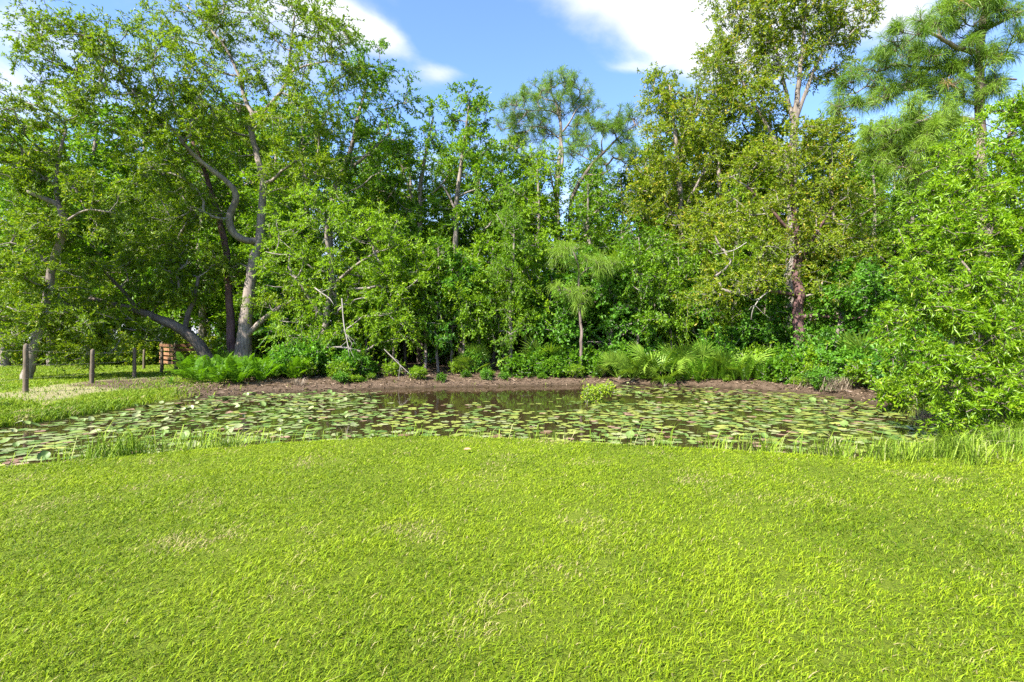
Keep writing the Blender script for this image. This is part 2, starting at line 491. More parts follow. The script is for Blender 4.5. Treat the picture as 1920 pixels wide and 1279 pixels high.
def foliage(lv, rng, cen, outw, rad, ctint, twigs=7, per=12, L=0.13, Wd=0.04, droop=0.3, hang=0.25, gold_p=0.0,
            twig_tubes=None, up=0.25, spread=0.75):
    """leafy sprays round cluster centres."""
    K = len(cen)
    d = nrm(outw[:, None] * 0.55 + rng.standard_normal((K, twigs, 3)) * spread + np.array([0, 0, up]))
    st = cen[:, None] + rng.standard_normal((K, twigs, 3)) * (rad * 0.22)[:, None, None]
    ln = rad[:, None] * rng.uniform(0.6, 1.25, (K, twigs))
    if twig_tubes is not None:
        for k in range(K):
            for j in range(0, twigs, 2):
                p0, p1 = st[k, j], st[k, j] + d[k, j] * ln[k, j] * 0.9
                p1 = p1 - np.array([0, 0, droop * ln[k, j] * 0.8])
                twig_tubes.add(np.stack([p0, p1]), [0.010, 0.004], 3, cap=False)
    t = (np.arange(per) + rng.uniform(0, 1, (K, twigs, per))) / per
    t = 0.1 + 0.9 * t
    pos = st[:, :, None] + d[:, :, None] * (ln[..., None] * t)[..., None]
    pos[..., 2] -= droop * ln[..., None] * t ** 2
    ld = nrm(d[:, :, None] * 0.6 + rng.standard_normal(pos.shape) * 0.62 + np.array([0, 0, -hang]))
    nn = nrm(rng.standard_normal(pos.shape) * 0.8 + np.array([0, 0, 0.8]))
    n = pos.size // 3
    Ls = L * rng.uniform(0.6, 1.25, n); Ws = Wd * rng.uniform(0.7, 1.25, n)
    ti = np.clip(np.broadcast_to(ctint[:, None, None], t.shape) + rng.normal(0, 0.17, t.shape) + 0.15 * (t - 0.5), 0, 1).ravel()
    ck = rng.uniform(0, 1, (K, 1, 1))
    go = ((rng.uniform(0, 1, t.shape) < gold_p * (0.25 + 1.5 * (t > 0.7)) * (0.2 + 1.8 * ck ** 2))).astype(float).ravel() * rng.uniform(0.4, 1, n)
    lv.blades(pos.reshape(-1, 3), ld.reshape(-1, 3), nn.reshape(-1, 3), Ls, Ws, ti, go)


def pine_tufts(lv, rng, cen, outw, rad, ctint, tufts=4, per=30, L=0.26, Wd=0.017, droop=0.22, gold_p=0.0, twig_tubes=None, spread=0.6):
    K = len(cen)
    d = nrm(outw[:, None] * 0.6 + rng.standard_normal((K, tufts, 3)) * spread + np.array([0, 0, 0.55]))
    st = cen[:, None] + d * rad[:, None, None] * rng.uniform(0.35, 1.0, (K, tufts, 1))
    if twig_tubes is not None:
        for k in range(K):
            for j in range(tufts):
                twig_tubes.add(np.stack([cen[k], (cen[k] + st[k, j]) / 2 - np.array([0, 0, 0.03]), st[k, j]]), [0.018, 0.014, 0.010], 3, cap=False)
    pos = st[:, :, None] + d[:, :, None] * rng.uniform(-0.14, 0.05, (K, tufts, per, 1))
    nd = nrm(d[:, :, None] * 0.75 + rng.standard_normal(pos.shape) * 0.72)
    nn = nrm(rng.standard_normal(pos.shape))
    n = pos.size // 3
    Ls = L * rng.uniform(0.7, 1.2, n); Ws = np.full(n, Wd)
    ti = np.clip(np.broadcast_to(ctint[:, None, None], (K, tufts, per)) + rng.normal(0, 0.15, (K, tufts, per)), 0, 1).ravel()
    tg = (rng.uniform(0, 1, (K, tufts, 1)) < gold_p) * np.ones((1, 1, per))
    lv.needles(pos.reshape(-1, 3), nd.reshape(-1, 3), nn.reshape(-1, 3), Ls, Ws, ti, tg.ravel(), droop)


def grow(rng, skel, cen, wander=0.12, rise=0.25):
    """connect cluster centres to the nearest point of the growing skeleton; returns branch paths with radii."""
    sp = [np.asarray(s, float) for s in skel]
    P = np.concatenate([s[:, :3] for s in sp]); R = np.concatenate([s[:, 3] for s in sp])
    par = -np.ones(len(P), int)
    ofs = 0
    for s in sp:
        par[ofs + 1:ofs + len(s)] = np.arange(ofs, ofs + len(s) - 1)
        ofs += len(s)
    n_trunk = len(P)
    P = list(P); par = list(par); wt = [0.0] * n_trunk
    Pa = np.array(P)
    d0 = np.min(np.linalg.norm(cen[:, None] - Pa[None], axis=2), axis=1)
    order = np.argsort(d0)
    paths = []
    for k in order:
        c = cen[k]
        Pa = np.array(P)
        dv = c - Pa
        dist = np.linalg.norm(dv, axis=1)
        cost = dist + 0.9 * np.maximum(0, -(dv[:, 2]) + 0.15 * dist)
        i = int(np.argmin(cost))
        a = Pa[i]; L = dist[i]
        n = max(2, int(L / 0.45) + 1)
        t = np.linspace(0, 1, n + 1)[1:, None]
        mid = (a + c) / 2 + np.array([0, 0, -rise * L * 0.35]) + rng.standard_normal(3) * wander * L
        pts = (1 - t) ** 2 * a + 2 * t * (1 - t) * mid + t ** 2 * c
        idx = [i]
        for p in pts:
            P.append(p); par.append(idx[-1]); wt.append(0.0); idx.append(len(P) - 1)
        wt[-1] = 1.0
        paths.append(idx)
    acc = np.array(wt)
    for i in range(len(P) - 1, n_trunk - 1, -1):
        acc[par[i]] += acc[i]
    return np.array(P), paths, acc, R, n_trunk


def blob_clusters(rng, blobs, spacing):
    """blobs rows: x,y,z, rx,ry,rz, tint ; returns centres, outward dirs, tint"""
    C_, O_, T_ = [], [], []
    for (x, y, z, rx, ry, rz, ti) in blobs:
        n = int(max(3, 2.6 * (rx * rz + 0.5 * rx * ry) / spacing ** 2 + 2))
        u = nrm(rng.standard_normal((n, 3)))
        r = rng.uniform(0.25, 1.0, (n, 1)) ** 0.5
        r = r * (1 + 0.12 * rng.standard_normal((n, 1)))
        c = u * r * np.array([rx, ry, rz])
        C_.append(c + np.array([x, y, z])); O_.append(nrm(c + np.array([0, 0, 0.2 * rz])))
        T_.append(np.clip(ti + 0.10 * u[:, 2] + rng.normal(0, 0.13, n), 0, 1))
    return np.concatenate(C_), np.concatenate(O_), np.concatenate(T_)


def make_tree(name, label, cat, base, trunks, blobs, leaf, bark, rng, group=None, spacing=0.62, crad=0.62, pine=False,
              bare=(), limb_bark=None, sides=10, fol=None, branch_r=0.0125, twig_geo=True, rise=0.25, twig_bark='twig'):
    """trunks: list of local paths rows (x,y,z,r); first is the trunk, the others limbs. blobs local."""
    root = empty(name, base, label, cat, group)
    skel = []
    tr = None
    for k, p in enumerate(trunks):
        sp = smooth_path(p, 0.3)
        sp[:, :2] += rng.normal(0, 0.012, (len(sp), 2))
        skel.append(sp)
        T = Tubes(); T.add(sp[:, :3], sp[:, 3], sides if k == 0 else 8, rough=0.09, rng=rng)
        if k == 0:
            tr = T.build('trunk', M[bark], root)
        else:
            T.build('limb', M[limb_bark or bark], tr)
    for p in bare:
        sp = smooth_path(p, 0.2)
        T = Tubes(); T.add(sp[:, :3], sp[:, 3], 5, rough=0.05, rng=rng)
        for q in range(4):
            i = rng.integers(len(sp) // 3, len(sp) - 1)
            dd = nrm(sp[i, :3] - sp[max(0, i - 2), :3] + rng.standard_normal(3) * 0.25)
            ln = rng.uniform(0.4, 0.9)
            pp = np.stack([sp[i, :3], sp[i, :3] + dd * ln * 0.5 + rng.standard_normal(3) * 0.06, sp[i, :3] + dd * ln + rng.standard_normal(3) * 0.12])
            T.add(pp, [sp[i, 3] * 0.6, sp[i, 3] * 0.4, 0.006], 4)
        T.build('bare_branch', M['deadwood'], tr)
    cen, outw, ti = blob_clusters(rng, blobs, spacing)
    P, paths, acc, R, nt = grow(rng, skel, cen, rise=rise)
    T = Tubes()
    for idx in paths:
        pts = P[idx]
        w = acc[idx].copy(); w[0] = min(w[0], w[1])
        rad = np.maximum(0.008, branch_r * np.sqrt(np.maximum(w, 0.3)) )
        if idx[0] < nt:
            rad = np.minimum(rad, max(0.012, R[idx[0]] * 0.75))
        T.add(pts, rad, 5 if rad[0] > 0.03 else 4, cap=False)
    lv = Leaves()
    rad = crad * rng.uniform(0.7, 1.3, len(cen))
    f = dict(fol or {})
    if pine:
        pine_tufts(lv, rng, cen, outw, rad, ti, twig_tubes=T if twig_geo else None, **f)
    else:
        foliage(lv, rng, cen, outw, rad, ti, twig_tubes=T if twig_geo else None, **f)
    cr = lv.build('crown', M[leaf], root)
    tw = T.build('twigs', M[twig_bark] if not pine else M[limb_bark or bark], cr, smooth=False)
    tw['kind'] = 'stuff'
    return root


def pix_path(pts, Y, base):
    """[(px,py,dY,r)] -> local path"""
    return [tuple(W(a, b, Y + c) - base) + (r,) for a, b, c, r in pts]


def pix_blobs(bl, Y, base):
    """[(px,py,rx_px,ry_px,dY,rdepth,tint)] -> local blobs"""
    out = []
    for a, b, rx, ry, dY, rd, ti in bl:
        c = W(a, b, Y + dY) - base
        s = (Y + dY) / FPX
        out.append((c[0], c[1], c[2], rx * s, rd, ry * s, ti))
    return out

# ------------------------------------------------------------------ terrain, pond
WATER_Z = -0.35
pond_pts = [(-12.8, 6.0), (-11.8, 8.4), (-10.7, 11.0), (-10.4, 13.0), (-10.5, 14.8), (-10.0, 16.6), (-8.6, 18.0), (-6.6, 19.2), (-3.6, 20.4),
            (0.0, 21.0), (4.3, 21.6), (8.0, 20.4), (10.2, 18.2), (10.8, 16.2), (10.2, 13.4), (9.8, 11.6), (8.8, 10.0), (7.2, 8.4),
            (5.2, 7.45), (2.8, 8.0), (0.2, 8.75), (-2.2, 8.85), (-4.6, 7.9), (-6.8, 6.75), (-9.4, 6.05)]
_pp = np.array(pond_pts + pond_pts[:3], float)
_pp = smooth_path(np.array([pond_pts[-1]] + pond_pts + pond_pts[:2], float), 0.4)
pond_poly = smooth_path(np.array(pond_pts + [pond_pts[0]], float), 0.4)[:-1]


def pond_sd(x, y):
    """signed distance to the shoreline, positive on land"""
    x = np.atleast_1d(np.asarray(x, float)); y = np.atleast_1d(np.asarray(y, float))
    A = pond_poly; B = np.roll(A, -1, axis=0)
    best = np.full(x.shape, 1e9); inside = np.zeros(x.shape, bool)
    for a, b in zip(A, B):
        ab = b - a
        t = np.clip(((x - a[0]) * ab[0] + (y - a[1]) * ab[1]) / (ab @ ab), 0, 1)
        dx = x - a[0] - t * ab[0]; dy = y - a[1] - t * ab[1]
        best = np.minimum(best, dx * dx + dy * dy)
        c = (a[1] > y) != (b[1] > y)
        with np.errstate(divide='ignore', invalid='ignore'):
            xi = a[0] + (y - a[1]) / (b[1] - a[1] if b[1] != a[1] else 1e-9) * ab[0]
        inside ^= c & (x < xi)
    d = np.sqrt(best)
    return np.where(inside, -d, d)


def sstep(a, b, x):
    t = np.clip((x - a) / (b - a), 0, 1)
    return t * t * (3 - 2 * t)


_nz = [(RNG.uniform(0.15, 0.6), RNG.uniform(0, 6.28), RNG.uniform(0, 6.28), RNG.uniform(0.4, 1)) for _ in range(9)]


def wob(x, y, s=1.0):
    r = np.zeros_like(x)
    for f, a, p, w in _nz:
        r += w * np.sin(s * f * (x * math.cos(a) + y * math.sin(a)) * 2.2 + p)
    return r / 5.0


def zone_far(x, y):
    return sstep(-12.5, -9.5, x + 0.7 * wob(x, y, 1.3)) * sstep(11.5, 15.5, y + 0.25 * x * (x < 0))


def terrain(x, y, sd=None):
    x = np.atleast_1d(np.asarray(x, float)); y = np.atleast_1d(np.asarray(y, float))
    if sd is None:
        sd = pond_sd(x, y)
    far = zone_far(x, y)
    left = (1 - far) * sstep(8.0, 10.5, y) * (x < 0)
    near = np.clip(1 - far - left, 0, 1)
    s = np.maximum(sd, 0)
    z_near = 0.35 * sstep(-0.1, 1.0, s)
    z_left = 0.10 * sstep(0, 0.5, s) + 0.25 * sstep(0.2, 3.0, s)
    z_far = 0.20 * sstep(-0.05, 0.35, s) + 0.12 * sstep(0.2, 1.6, s) + 0.24 * sstep(0.8, 5.0, s)
    z = WATER_Z + near * z_near + left * z_left + far * z_far
    z += np.where(sd > 0, (0.02 + 0.035 * far) * wob(x, y, 2.0) * np.minimum(1, s / 0.8), 0)
    z += np.where(sd > 0, 0.02 * far * wob(x, y, 7.0) * np.minimum(1, s / 0.5), 0)
    z = np.where(sd <= 0, WATER_Z - 0.7 * sstep(0, 2.2, -sd), z)
    return z


def gz(x, y):
    return float(terrain(x, y)[0])


def axis(lo, hi, step, far):
    mid = np.arange(lo, hi + step / 2, step)
    g = [step]
    while sum(g) < far:
        g.append(g[-1] * 1.35)
    c = np.cumsum(g)
    return np.concatenate([lo - c[::-1], mid, hi + c])


gx = axis(-24, 22, 0.25, 900)
gy = axis(-3, 34, 0.25, 900)
X, Yg = np.meshgrid(gx, gy)
xf, yf = X.ravel(), Yg.ravel()
sdf = np.full(xf.shape, 30.0)
near_m = (np.abs(xf) < 30) & (yf > -6) & (yf < 40)
sdf[near_m] = pond_sd(xf[near_m], yf[near_m])
zf = terrain(xf, yf, sdf)
far_w = zone_far(xf, yf)
# what the ground is made of
w_mulch = far_w.copy()
w_mulch = np.maximum(w_mulch, sstep(1.9, 0.6, np.hypot((xf + 13.2) / 1.7, (yf - 18.6) / 1.6) + 0.4 * wob(xf, yf, 3)))
w_mulch = np.maximum(w_mulch, sstep(9.3, 10.3, xf + 0.4 * wob(xf, yf, 2)) * sstep(9.6, 10.8, yf))
fence_d = np.abs(xf - (-13.7 - 0.21 * (yf - 15.0)) + 0.5 * wob(xf, yf, 3))
w_sand = sstep(2.0, 0.7, fence_d) * sstep(12.6, 14.0, yf) * sstep(22.5, 20.0, yf)
nx, ny = len(gx), len(gy)
ii, jj = np.meshgrid(np.arange(nx - 1), np.arange(ny - 1))
q = np.stack([jj * nx + ii, jj * nx + ii + 1, (jj + 1) * nx + ii + 1, (jj + 1) * nx + ii], -1).reshape(-1, 4)


def ground_material():
    m, nt, N, L = new_mat('ground')
    out = N.new('ShaderNodeOutputMaterial')
    geo = N.new('ShaderNodeNewGeometry')

    def noise(scale, det=6, rough=0.6):
        n = N.new('ShaderNodeTexNoise'); n.inputs['Scale'].default_value = scale; n.inputs['Detail'].default_value = det; n.inputs['Roughness'].default_value = rough
        L.new(geo.outputs['Position'], n.inputs['Vector']); return n.outputs['Fac']

    def ramp(fac, stops):
        r = N.new('ShaderNodeValToRGB')
        e = r.color_ramp.elements
        e[0].position, e[0].color = stops[0][0], (*stops[0][1], 1)
        e[1].position, e[1].color = stops[-1][0], (*stops[-1][1], 1)
        for p, c in stops[1:-1]:
            k = e.new(p); k.color = (*c, 1)
        L.new(fac, r.inputs[0]); return r.outputs[0]

    def mix(f, a, b):
        x = N.new('ShaderNodeMix'); x.data_type = 'RGBA'
        L.new(f, x.inputs[0]); L.new(a, x.inputs[6]); L.new(b, x.inputs[7]); return x.outputs[2]

    def attr(n):
        a = N.new('ShaderNodeAttribute'); a.attribute_name = n; return a.outputs['Fac']
    turf = ramp(noise(110, 9, 0.8), [(0.33, (0.030, 0.034, 0.009)), (0.47, (0.100, 0.140, 0.009)), (0.58, (0.190, 0.250, 0.012)), (0.74, (0.28, 0.28, 0.08))])
    mulch = ramp(noise(26, 9, 0.8), [(0.30, (0.026, 0.017, 0.011)), (0.46, (0.078, 0.052, 0.034)), (0.60, (0.155, 0.110, 0.072)), (0.75, (0.30, 0.23, 0.15))])
    sand = ramp(noise(30, 8, 0.75), [(0.32, (0.12, 0.13, 0.03)), (0.5, (0.25, 0.225, 0.10)), (0.7, (0.40, 0.35, 0.24))])
    bed = ramp(noise(5, 5), [(0.3, (0.020, 0.014, 0.008)), (0.7, (0.060, 0.042, 0.022))])

    def wgt(n, k=0.6):
        mm = N.new('ShaderNodeMath'); mm.operation = 'MULTIPLY_ADD'
        L.new(noise(6, 6, 0.7), mm.inputs[0]); mm.inputs[1].default_value = k; mm.inputs[2].default_value = -k / 2
        ad = N.new('ShaderNodeMath'); ad.operation = 'ADD'
        L.new(mm.outputs[0], ad.inputs[0]); L.new(attr(n), ad.inputs[1])
        mr = N.new('ShaderNodeMapRange'); mr.inputs[1].default_value = 0.35; mr.inputs[2].default_value = 0.65
        L.new(ad.outputs[0], mr.inputs[0]); return mr.outputs[0]
    c = mix(wgt('sand'), turf, sand)
    c = mix(wgt('mulch'), c, mulch)
    c = mix(attr('wet'), c, bed)
    bs = N.new('ShaderNodeBsdfPrincipled'); bs.inputs['Roughness'].default_value = 0.9; bs.inputs['Specular IOR Level'].default_value = 0.15
    L.new(c, bs.inputs['Base Color'])
    bp = N.new('ShaderNodeBump'); bp.inputs['Strength'].default_value = 0.9; bp.inputs['Distance'].default_value = 0.05
    L.new(noise(24, 8, 0.8), bp.inputs['Height']); L.new(bp.outputs[0], bs.inputs['Normal'])
    L.new(bs.outputs[0], out.inputs[0])
    return m


me = mesh_np('ground', np.stack([xf, yf, zf], 1), q, 4, ground_material(),
             {'mulch': w_mulch, 'sand': w_sand, 'wet': sstep(0.16, -0.05, sdf)}, smooth=True)
ground = tag(link('ground', me), kind='structure')


def water_material():
    m, nt, N, L = new_mat('pond_water')
    out = N.new('ShaderNodeOutputMaterial')
    geo = N.new('ShaderNodeNewGeometry')
    n = N.new('ShaderNodeTexNoise'); n.inputs['Scale'].default_value = 2.2; n.inputs['Detail'].default_value = 3
    L.new(geo.outputs['Position'], n.inputs['Vector'])
    bp = N.new('ShaderNodeBump'); bp.inputs['Strength'].default_value = 0.05; bp.inputs['Distance'].default_value = 0.05
    L.new(n.outputs['Fac'], bp.inputs['Height'])
    bs = N.new('ShaderNodeBsdfPrincipled')
    bs.inputs['Base Color'].default_value = (0.030, 0.020, 0.009, 1)
    bs.inputs['Roughness'].default_value = 0.035
    bs.inputs['IOR'].default_value = 1.33
    L.new(bp.outputs[0], bs.inputs['Normal'])
    L.new(bs.outputs[0], out.inputs[0])
    return m


wp = pond_poly.copy()
cxy = wp.mean(0)
wp = cxy + (wp - cxy) * 1.05
wv = np.concatenate([np.column_stack([wp, np.full(len(wp), WATER_Z)]), [[cxy[0], cxy[1], WATER_Z]]])
k = np.arange(len(wp))
me = mesh_np('pond_water', wv, np.stack([k, (k + 1) % len(wp), np.full(len(wp), len(wp))], 1), 3, water_material())
# make normals point up
if me.polygons[0].normal.z < 0:
    me.flip_normals()
tag(link('pond_water', me), kind='structure')

# ------------------------------------------------------------------ the trees
def B(px, Y):
    x = (px - 960) / FPX * Y
    return np.array([x, Y, gz(x, Y)])


def hero(name, label, cat, px, Y, trunks, blobs, leaf, bark, seed, **kw):
    b = B(px, Y)
    tp = [pix_path(t, Y, b) for t in trunks]
    # plant the first trunk in the ground
    f = list(tp[0][0]); tp[0][0] = (0.0, 0.0, -0.12, f[3] * 1.25)
    bare = [pix_path(t, Y, b) for t in kw.pop('bare', ())]
    return make_tree(name, label, cat, tuple(b), tp, pix_blobs(blobs, Y, b), leaf, bark, np.random.default_rng(seed), bare=bare, **kw)


ACF = dict(twigs=9, per=18, L=0.165, Wd=0.052, droop=0.35, hang=0.3, gold_p=0.04)
# big two-stemmed acacia behind the ferns
hero('acacia_tree', 'tall pale-barked tree with twisted forking trunk rising behind the fern bank', 'tree', 455, 24,
     [[(455, 672, 0, .34), (460, 620, 0, .30), (467, 560, 0, .25), (474, 500, 0, .21), (486, 452, 0.1, .19), (491, 400, .2, .17), (493, 340, .3, .15), (482, 290, .3, .13), (470, 240, .2, .125), (474, 215, .2, .12)],
      [(486, 452, 0.1, .15), (462, 452, -.2, .16), (440, 440, -.4, .17), (429, 412, -.5, .16), (443, 372, -.6, .15), (430, 345, -.8, .13), (395, 318, -1.2, .11), (360, 288, -1.6, .095), (330, 250, -2, .08), (305, 225, -2.2, .07), (250, 175, -2.6, .05)],
      [(474, 215, .2, .10), (458, 185, .3, .085), (447, 140, .4, .075), (425, 95, .5, .06), (390, 50, .6, .05), (350, 10, .8, .035)],
      [(474, 215, .2, .10), (498, 205, 0, .085), (532, 165, -.3, .075), (541, 128, -.4, .065), (546, 80, -.5, .05), (552, 30, -.5, .04)],
      [(538, 140, -.4, .05), (572, 124, -.8, .045), (612, 116, -1.2, .03)],
      [(462, 632, 0, .15), (488, 606, -.5, .13), (520, 580, -1.0, .10), (552, 562, -1.5, .06)],
      [(493, 345, .3, .09), (512, 338, .1, .08), (528, 322, 0, .06), (560, 300, -.3, .04)]],
     [(300, 130, 95, 70, -2.2, 2.0, .45), (190, 100, 85, 55, -2.8, 1.8, .35), (110, 60, 70, 50, -2.6, 1.6, .30), (230, 205, 90, 50, -2.4, 1.8, .45),
      (360, 60, 80, 60, .5, 2.0, .45), (440, 40, 70, 55, .6, 1.8, .40), (540, 40, 65, 50, -.5, 1.8, .35), (620, 60, 55, 45, -1.0, 1.6, .35),
      (600, 130, 70, 45, -1.2, 1.6, .45), (400, 170, 75, 45, .4, 1.8, .5), (560, 220, 75, 50, -.5, 1.8, .5), (350, 250, 60, 45, -1.5, 1.5, .5),
      (440, 270, 60, 45, .8, 1.6, .6), (290, 300, 70, 40, -2.0, 1.6, .45), (560, 320, 70, 45, -.3, 1.6, .55), (520, 560, 60, 35, -1.2, 1.2, .6),
      (420, 500, 45, 30, .6, 1.2, .5), (330, 390, 70, 45, -1.0, 1.6, .40), (70, 130, 50, 35, -2.8, 1.2, .3), (490, 130, 40, 35, 0, 1.3, .45)],
     'acacia', 'bark', 11, fol=ACF, spacing=0.60, crad=0.62)
# reddish second stem beside it
hero('slender_tree', 'slender reddish-purple trunk close beside the big forked trunk', 'tree', 436, 24.8,
     [[(436, 672, 0, .20), (432, 600, 0, .18), (428, 540, 0, .165), (424, 470, 0, .15), (412, 420, 0, .14), (403, 385, 0, .125), (388, 335, 0, .11), (372, 290, 0, .09), (350, 240, 0, .07)]],
     [(360, 330, 80, 55, .3, 1.6, .40), (290, 370, 70, 50, .5, 1.6, .40), (400, 400, 70, 40, .6, 1.5, .45), (380, 250, 60, 45, .6, 1.5, .45), (300, 440, 70, 40, .5, 1.5, .35)],
     'acacia', 'barkred', 12, fol=ACF, spacing=0.66, crad=0.6)
# leaning trunk
hero('leaning_tree', 'dark rough trunk leaning low to the left over the wooden panel', 'tree', 400, 23.2,
     [[(402, 688, 0, .30), (378, 655, -.1, .26), (345, 622, -.2, .23), (300, 600, -.4, .19), (255, 582, -.7, .15), (215, 572, -1.0, .12), (170, 560, -1.4, .08)],
      [(345, 622, -.2, .13), (352, 590, 0, .11), (365, 560, .2, .09), (372, 520, .3, .06)],
      [(258, 583, -.7, .10), (235, 550, -.9, .08), (205, 520, -1.2, .06), (180, 490, -1.4, .04)]],
     [(250, 520, 90, 50, -.6, 1.5, .45), (160, 540, 75, 45, -1.4, 1.5, .5), (330, 545, 65, 45, .2, 1.4, .4), (120, 590, 60, 35, -1.8, 1.2, .5), (210, 600, 55, 30, -1.2, 1.1, .45),
      (300, 480, 80, 40, .3, 1.5, .4), (370, 500, 55, 40, .5, 1.3, .45), (60, 560, 60, 40, -2, 1.2, .5), (190, 645, 55, 28, -2.2, .8, .45), (280, 630, 45, 20, -1.2, .8, .45), (70, 640, 55, 25, -2.5, .8, .45), (130, 660, 45, 22, -2.8, .7, .5), (10, 610, 45, 35, -2.5, .8, .45)],
     'acacia', 'barkdark', 13, fol=dict(ACF, gold_p=0.08), spacing=0.60, crad=0.58)
# left edge tree
hero('crooked_tree', 'crooked tree at the left edge with a bent grey trunk showing through leaves', 'tree', 50, 20.0,
     [[(50, 715, 0, .17), (66, 640, 0, .16), (88, 560, 0, .15), (98, 500, 0, .145), (114, 450, -.1, .135), (119, 410, -.2, .125), (108, 385, -.3, .11), (85, 374, -.5, .09), (55, 360, -.8, .07)],
      [(112, 392, -.2, .08), (104, 340, 0, .07), (112, 290, .1, .055), (125, 240, .2, .04)],
      [(98, 500, 0, .07), (60, 470, -.4, .05), (20, 455, -.8, .035)],
      [(118, 420, -.2, .05), (160, 395, -.3, .04), (205, 398, -.4, .03)]],
     [(60, 260, 75, 55, -.2, 1.3, .5), (20, 330, 70, 50, -.6, 1.3, .5), (110, 330, 70, 45, .1, 1.2, .5), (60, 420, 75, 40, -.4, 1.2, .55), (140, 420, 70, 45, .1, 1.2, .55),
      (20, 490, 60, 40, -.7, 1.1, .55), (180, 360, 55, 40, 0, 1.0, .5), (10, 200, 50, 40, -.5, 1.2, .45), (110, 200, 50, 35, .2, 1.0, .45), (100, 520, 65, 35, -.4, 1.0, .55),
      (20, 590, 60, 35, -1.2, 1.0, .5), (110, 600, 60, 25, -1, .9, .5)],
     'acacia', 'bark', 14, fol=dict(ACF, L=0.145, Wd=0.045, gold_p=0.08), spacing=0.50, crad=0.48)
# bright low tree in front of the wood
hero('bright_green_tree', 'bushy lime-green tree spreading low over the bank beside the fern clump', 'tree', 600, 22.6,
     [[(600, 700, 0, .16), (606, 640, 0, .14), (615, 570, 0, .12), (622, 500, 0, .10), (612, 440, 0, .08), (620, 390, 0, .05)],
      [(608, 600, 0, .08), (570, 545, -.4, .06), (540, 500, -.6, .04)], [(618, 540, 0, .08), (665, 500, -.3, .06), (710, 470, -.5, .04)]],
     [(590, 430, 75, 45, -.2, 1.5, .65), (680, 440, 75, 45, -.4, 1.5, .70), (740, 480, 60, 40, -.6, 1.3, .65), (540, 500, 60, 45, -.6, 1.3, .55), (640, 520, 75, 40, -.2, 1.3, .5),
      (700, 560, 70, 40, -.6, 1.2, .5), (600, 590, 75, 40, -.5, 1.2, .5), (740, 610, 50, 35, -.9, 1.0, .5), (540, 620, 50, 35, -.6, 1.0, .5), (660, 640, 60, 30, -.9, 1.0, .45), (600, 380, 60, 30, .2, 1.2, .65), (770, 540, 40, 40, -.4, 1.0, .5)],
     'bright', 'barkpale', 15, fol=dict(ACF, L=0.14, Wd=0.052, gold_p=0.05), spacing=0.58, crad=0.56,
     bare=[[(641, 560, -1.6, .03), (645, 610, -1.8, .025), (651, 640, -1.9, .02), (655, 668, -2.0, .012)],
           [(590, 540, -1.2, .03), (606, 552, -1.4, .03), (618, 560, -1.5, .02), (626, 572, -1.5, .012)],
           [(720, 655, -1.4, .02), (745, 680, -1.5, .018), (772, 705, -1.6, .01)]])
# tall tree right of the acacia
hero('tall_tree', 'tall dark-green tree whose crown peaks beside the open blue sky', 'tree', 640, 28,
     [[(640, 690, 0, .24), (632, 600, 0, .22), (622, 500, 0, .19), (618, 420, 0, .17), (630, 350, 0, .15), (655, 290, 0, .12), (672, 220, 0, .09), (690, 150, 0, .05)],
      [(640, 330, 0, .10), (690, 290, -.3, .07), (730, 250, -.5, .04)], [(625, 400, 0, .08), (580, 350, .2, .06), (560, 280, .4, .04)]],
     [(700, 120, 48, 42, 0, 1.5, .30), (735, 170, 38, 40, -.4, 1.3, .30), (660, 180, 55, 45, .2, 1.6, .35), (720, 240, 55, 45, -.4, 1.6, .40), (640, 260, 60, 45, .3, 1.7, .4), (690, 330, 65, 45, -.2, 1.7, .45),
      (600, 330, 55, 45, .4, 1.6, .4), (750, 310, 40, 40, -.6, 1.4, .4), (650, 400, 65, 40, 0, 1.6, .35), (735, 400, 50, 40, -.3, 1.5, .35), (575, 230, 50, 45, .5, 1.6, .35), (560, 420, 55, 40, .5, 1.5, .35)],
     'forest', 'bark', 16, fol=dict(ACF, L=0.175, Wd=0.066), spacing=0.72, crad=0.68)
hero('dark_crowned_tree', 'grey-trunked tree with dark-green tiers right of the tall peak', 'tree', 790, 29,
     [[(790, 690, 0, .20), (788, 600, 0, .18), (786, 500, 0, .16), (788, 400, 0, .14), (790, 340, 0, .12), (800, 280, 0, .08), (812, 220, 0, .05)],
      [(788, 400, 0, .06), (765, 350, .2, .05), (750, 300, .3, .03)], [(790, 380, 0, .06), (830, 345, -.2, .05), (850, 310, -.3, .03)]],
     [(805, 235, 35, 38, 0, 1.2, .55), (790, 300, 50, 40, 0, 1.5, .45), (840, 330, 42, 38, -.2, 1.4, .4), (760, 360, 45, 40, .3, 1.4, .35), (810, 390, 55, 35, -.1, 1.5, .3), (770, 450, 55, 35, .1, 1.4, .35), (830, 470, 50, 35, 0, 1.4, .35), (790, 540, 50, 30, 0, 1.3, .4)],
     'forest', 'bark', 17, fol=dict(ACF, L=0.175, Wd=0.066), spacing=0.72, crad=0.66)
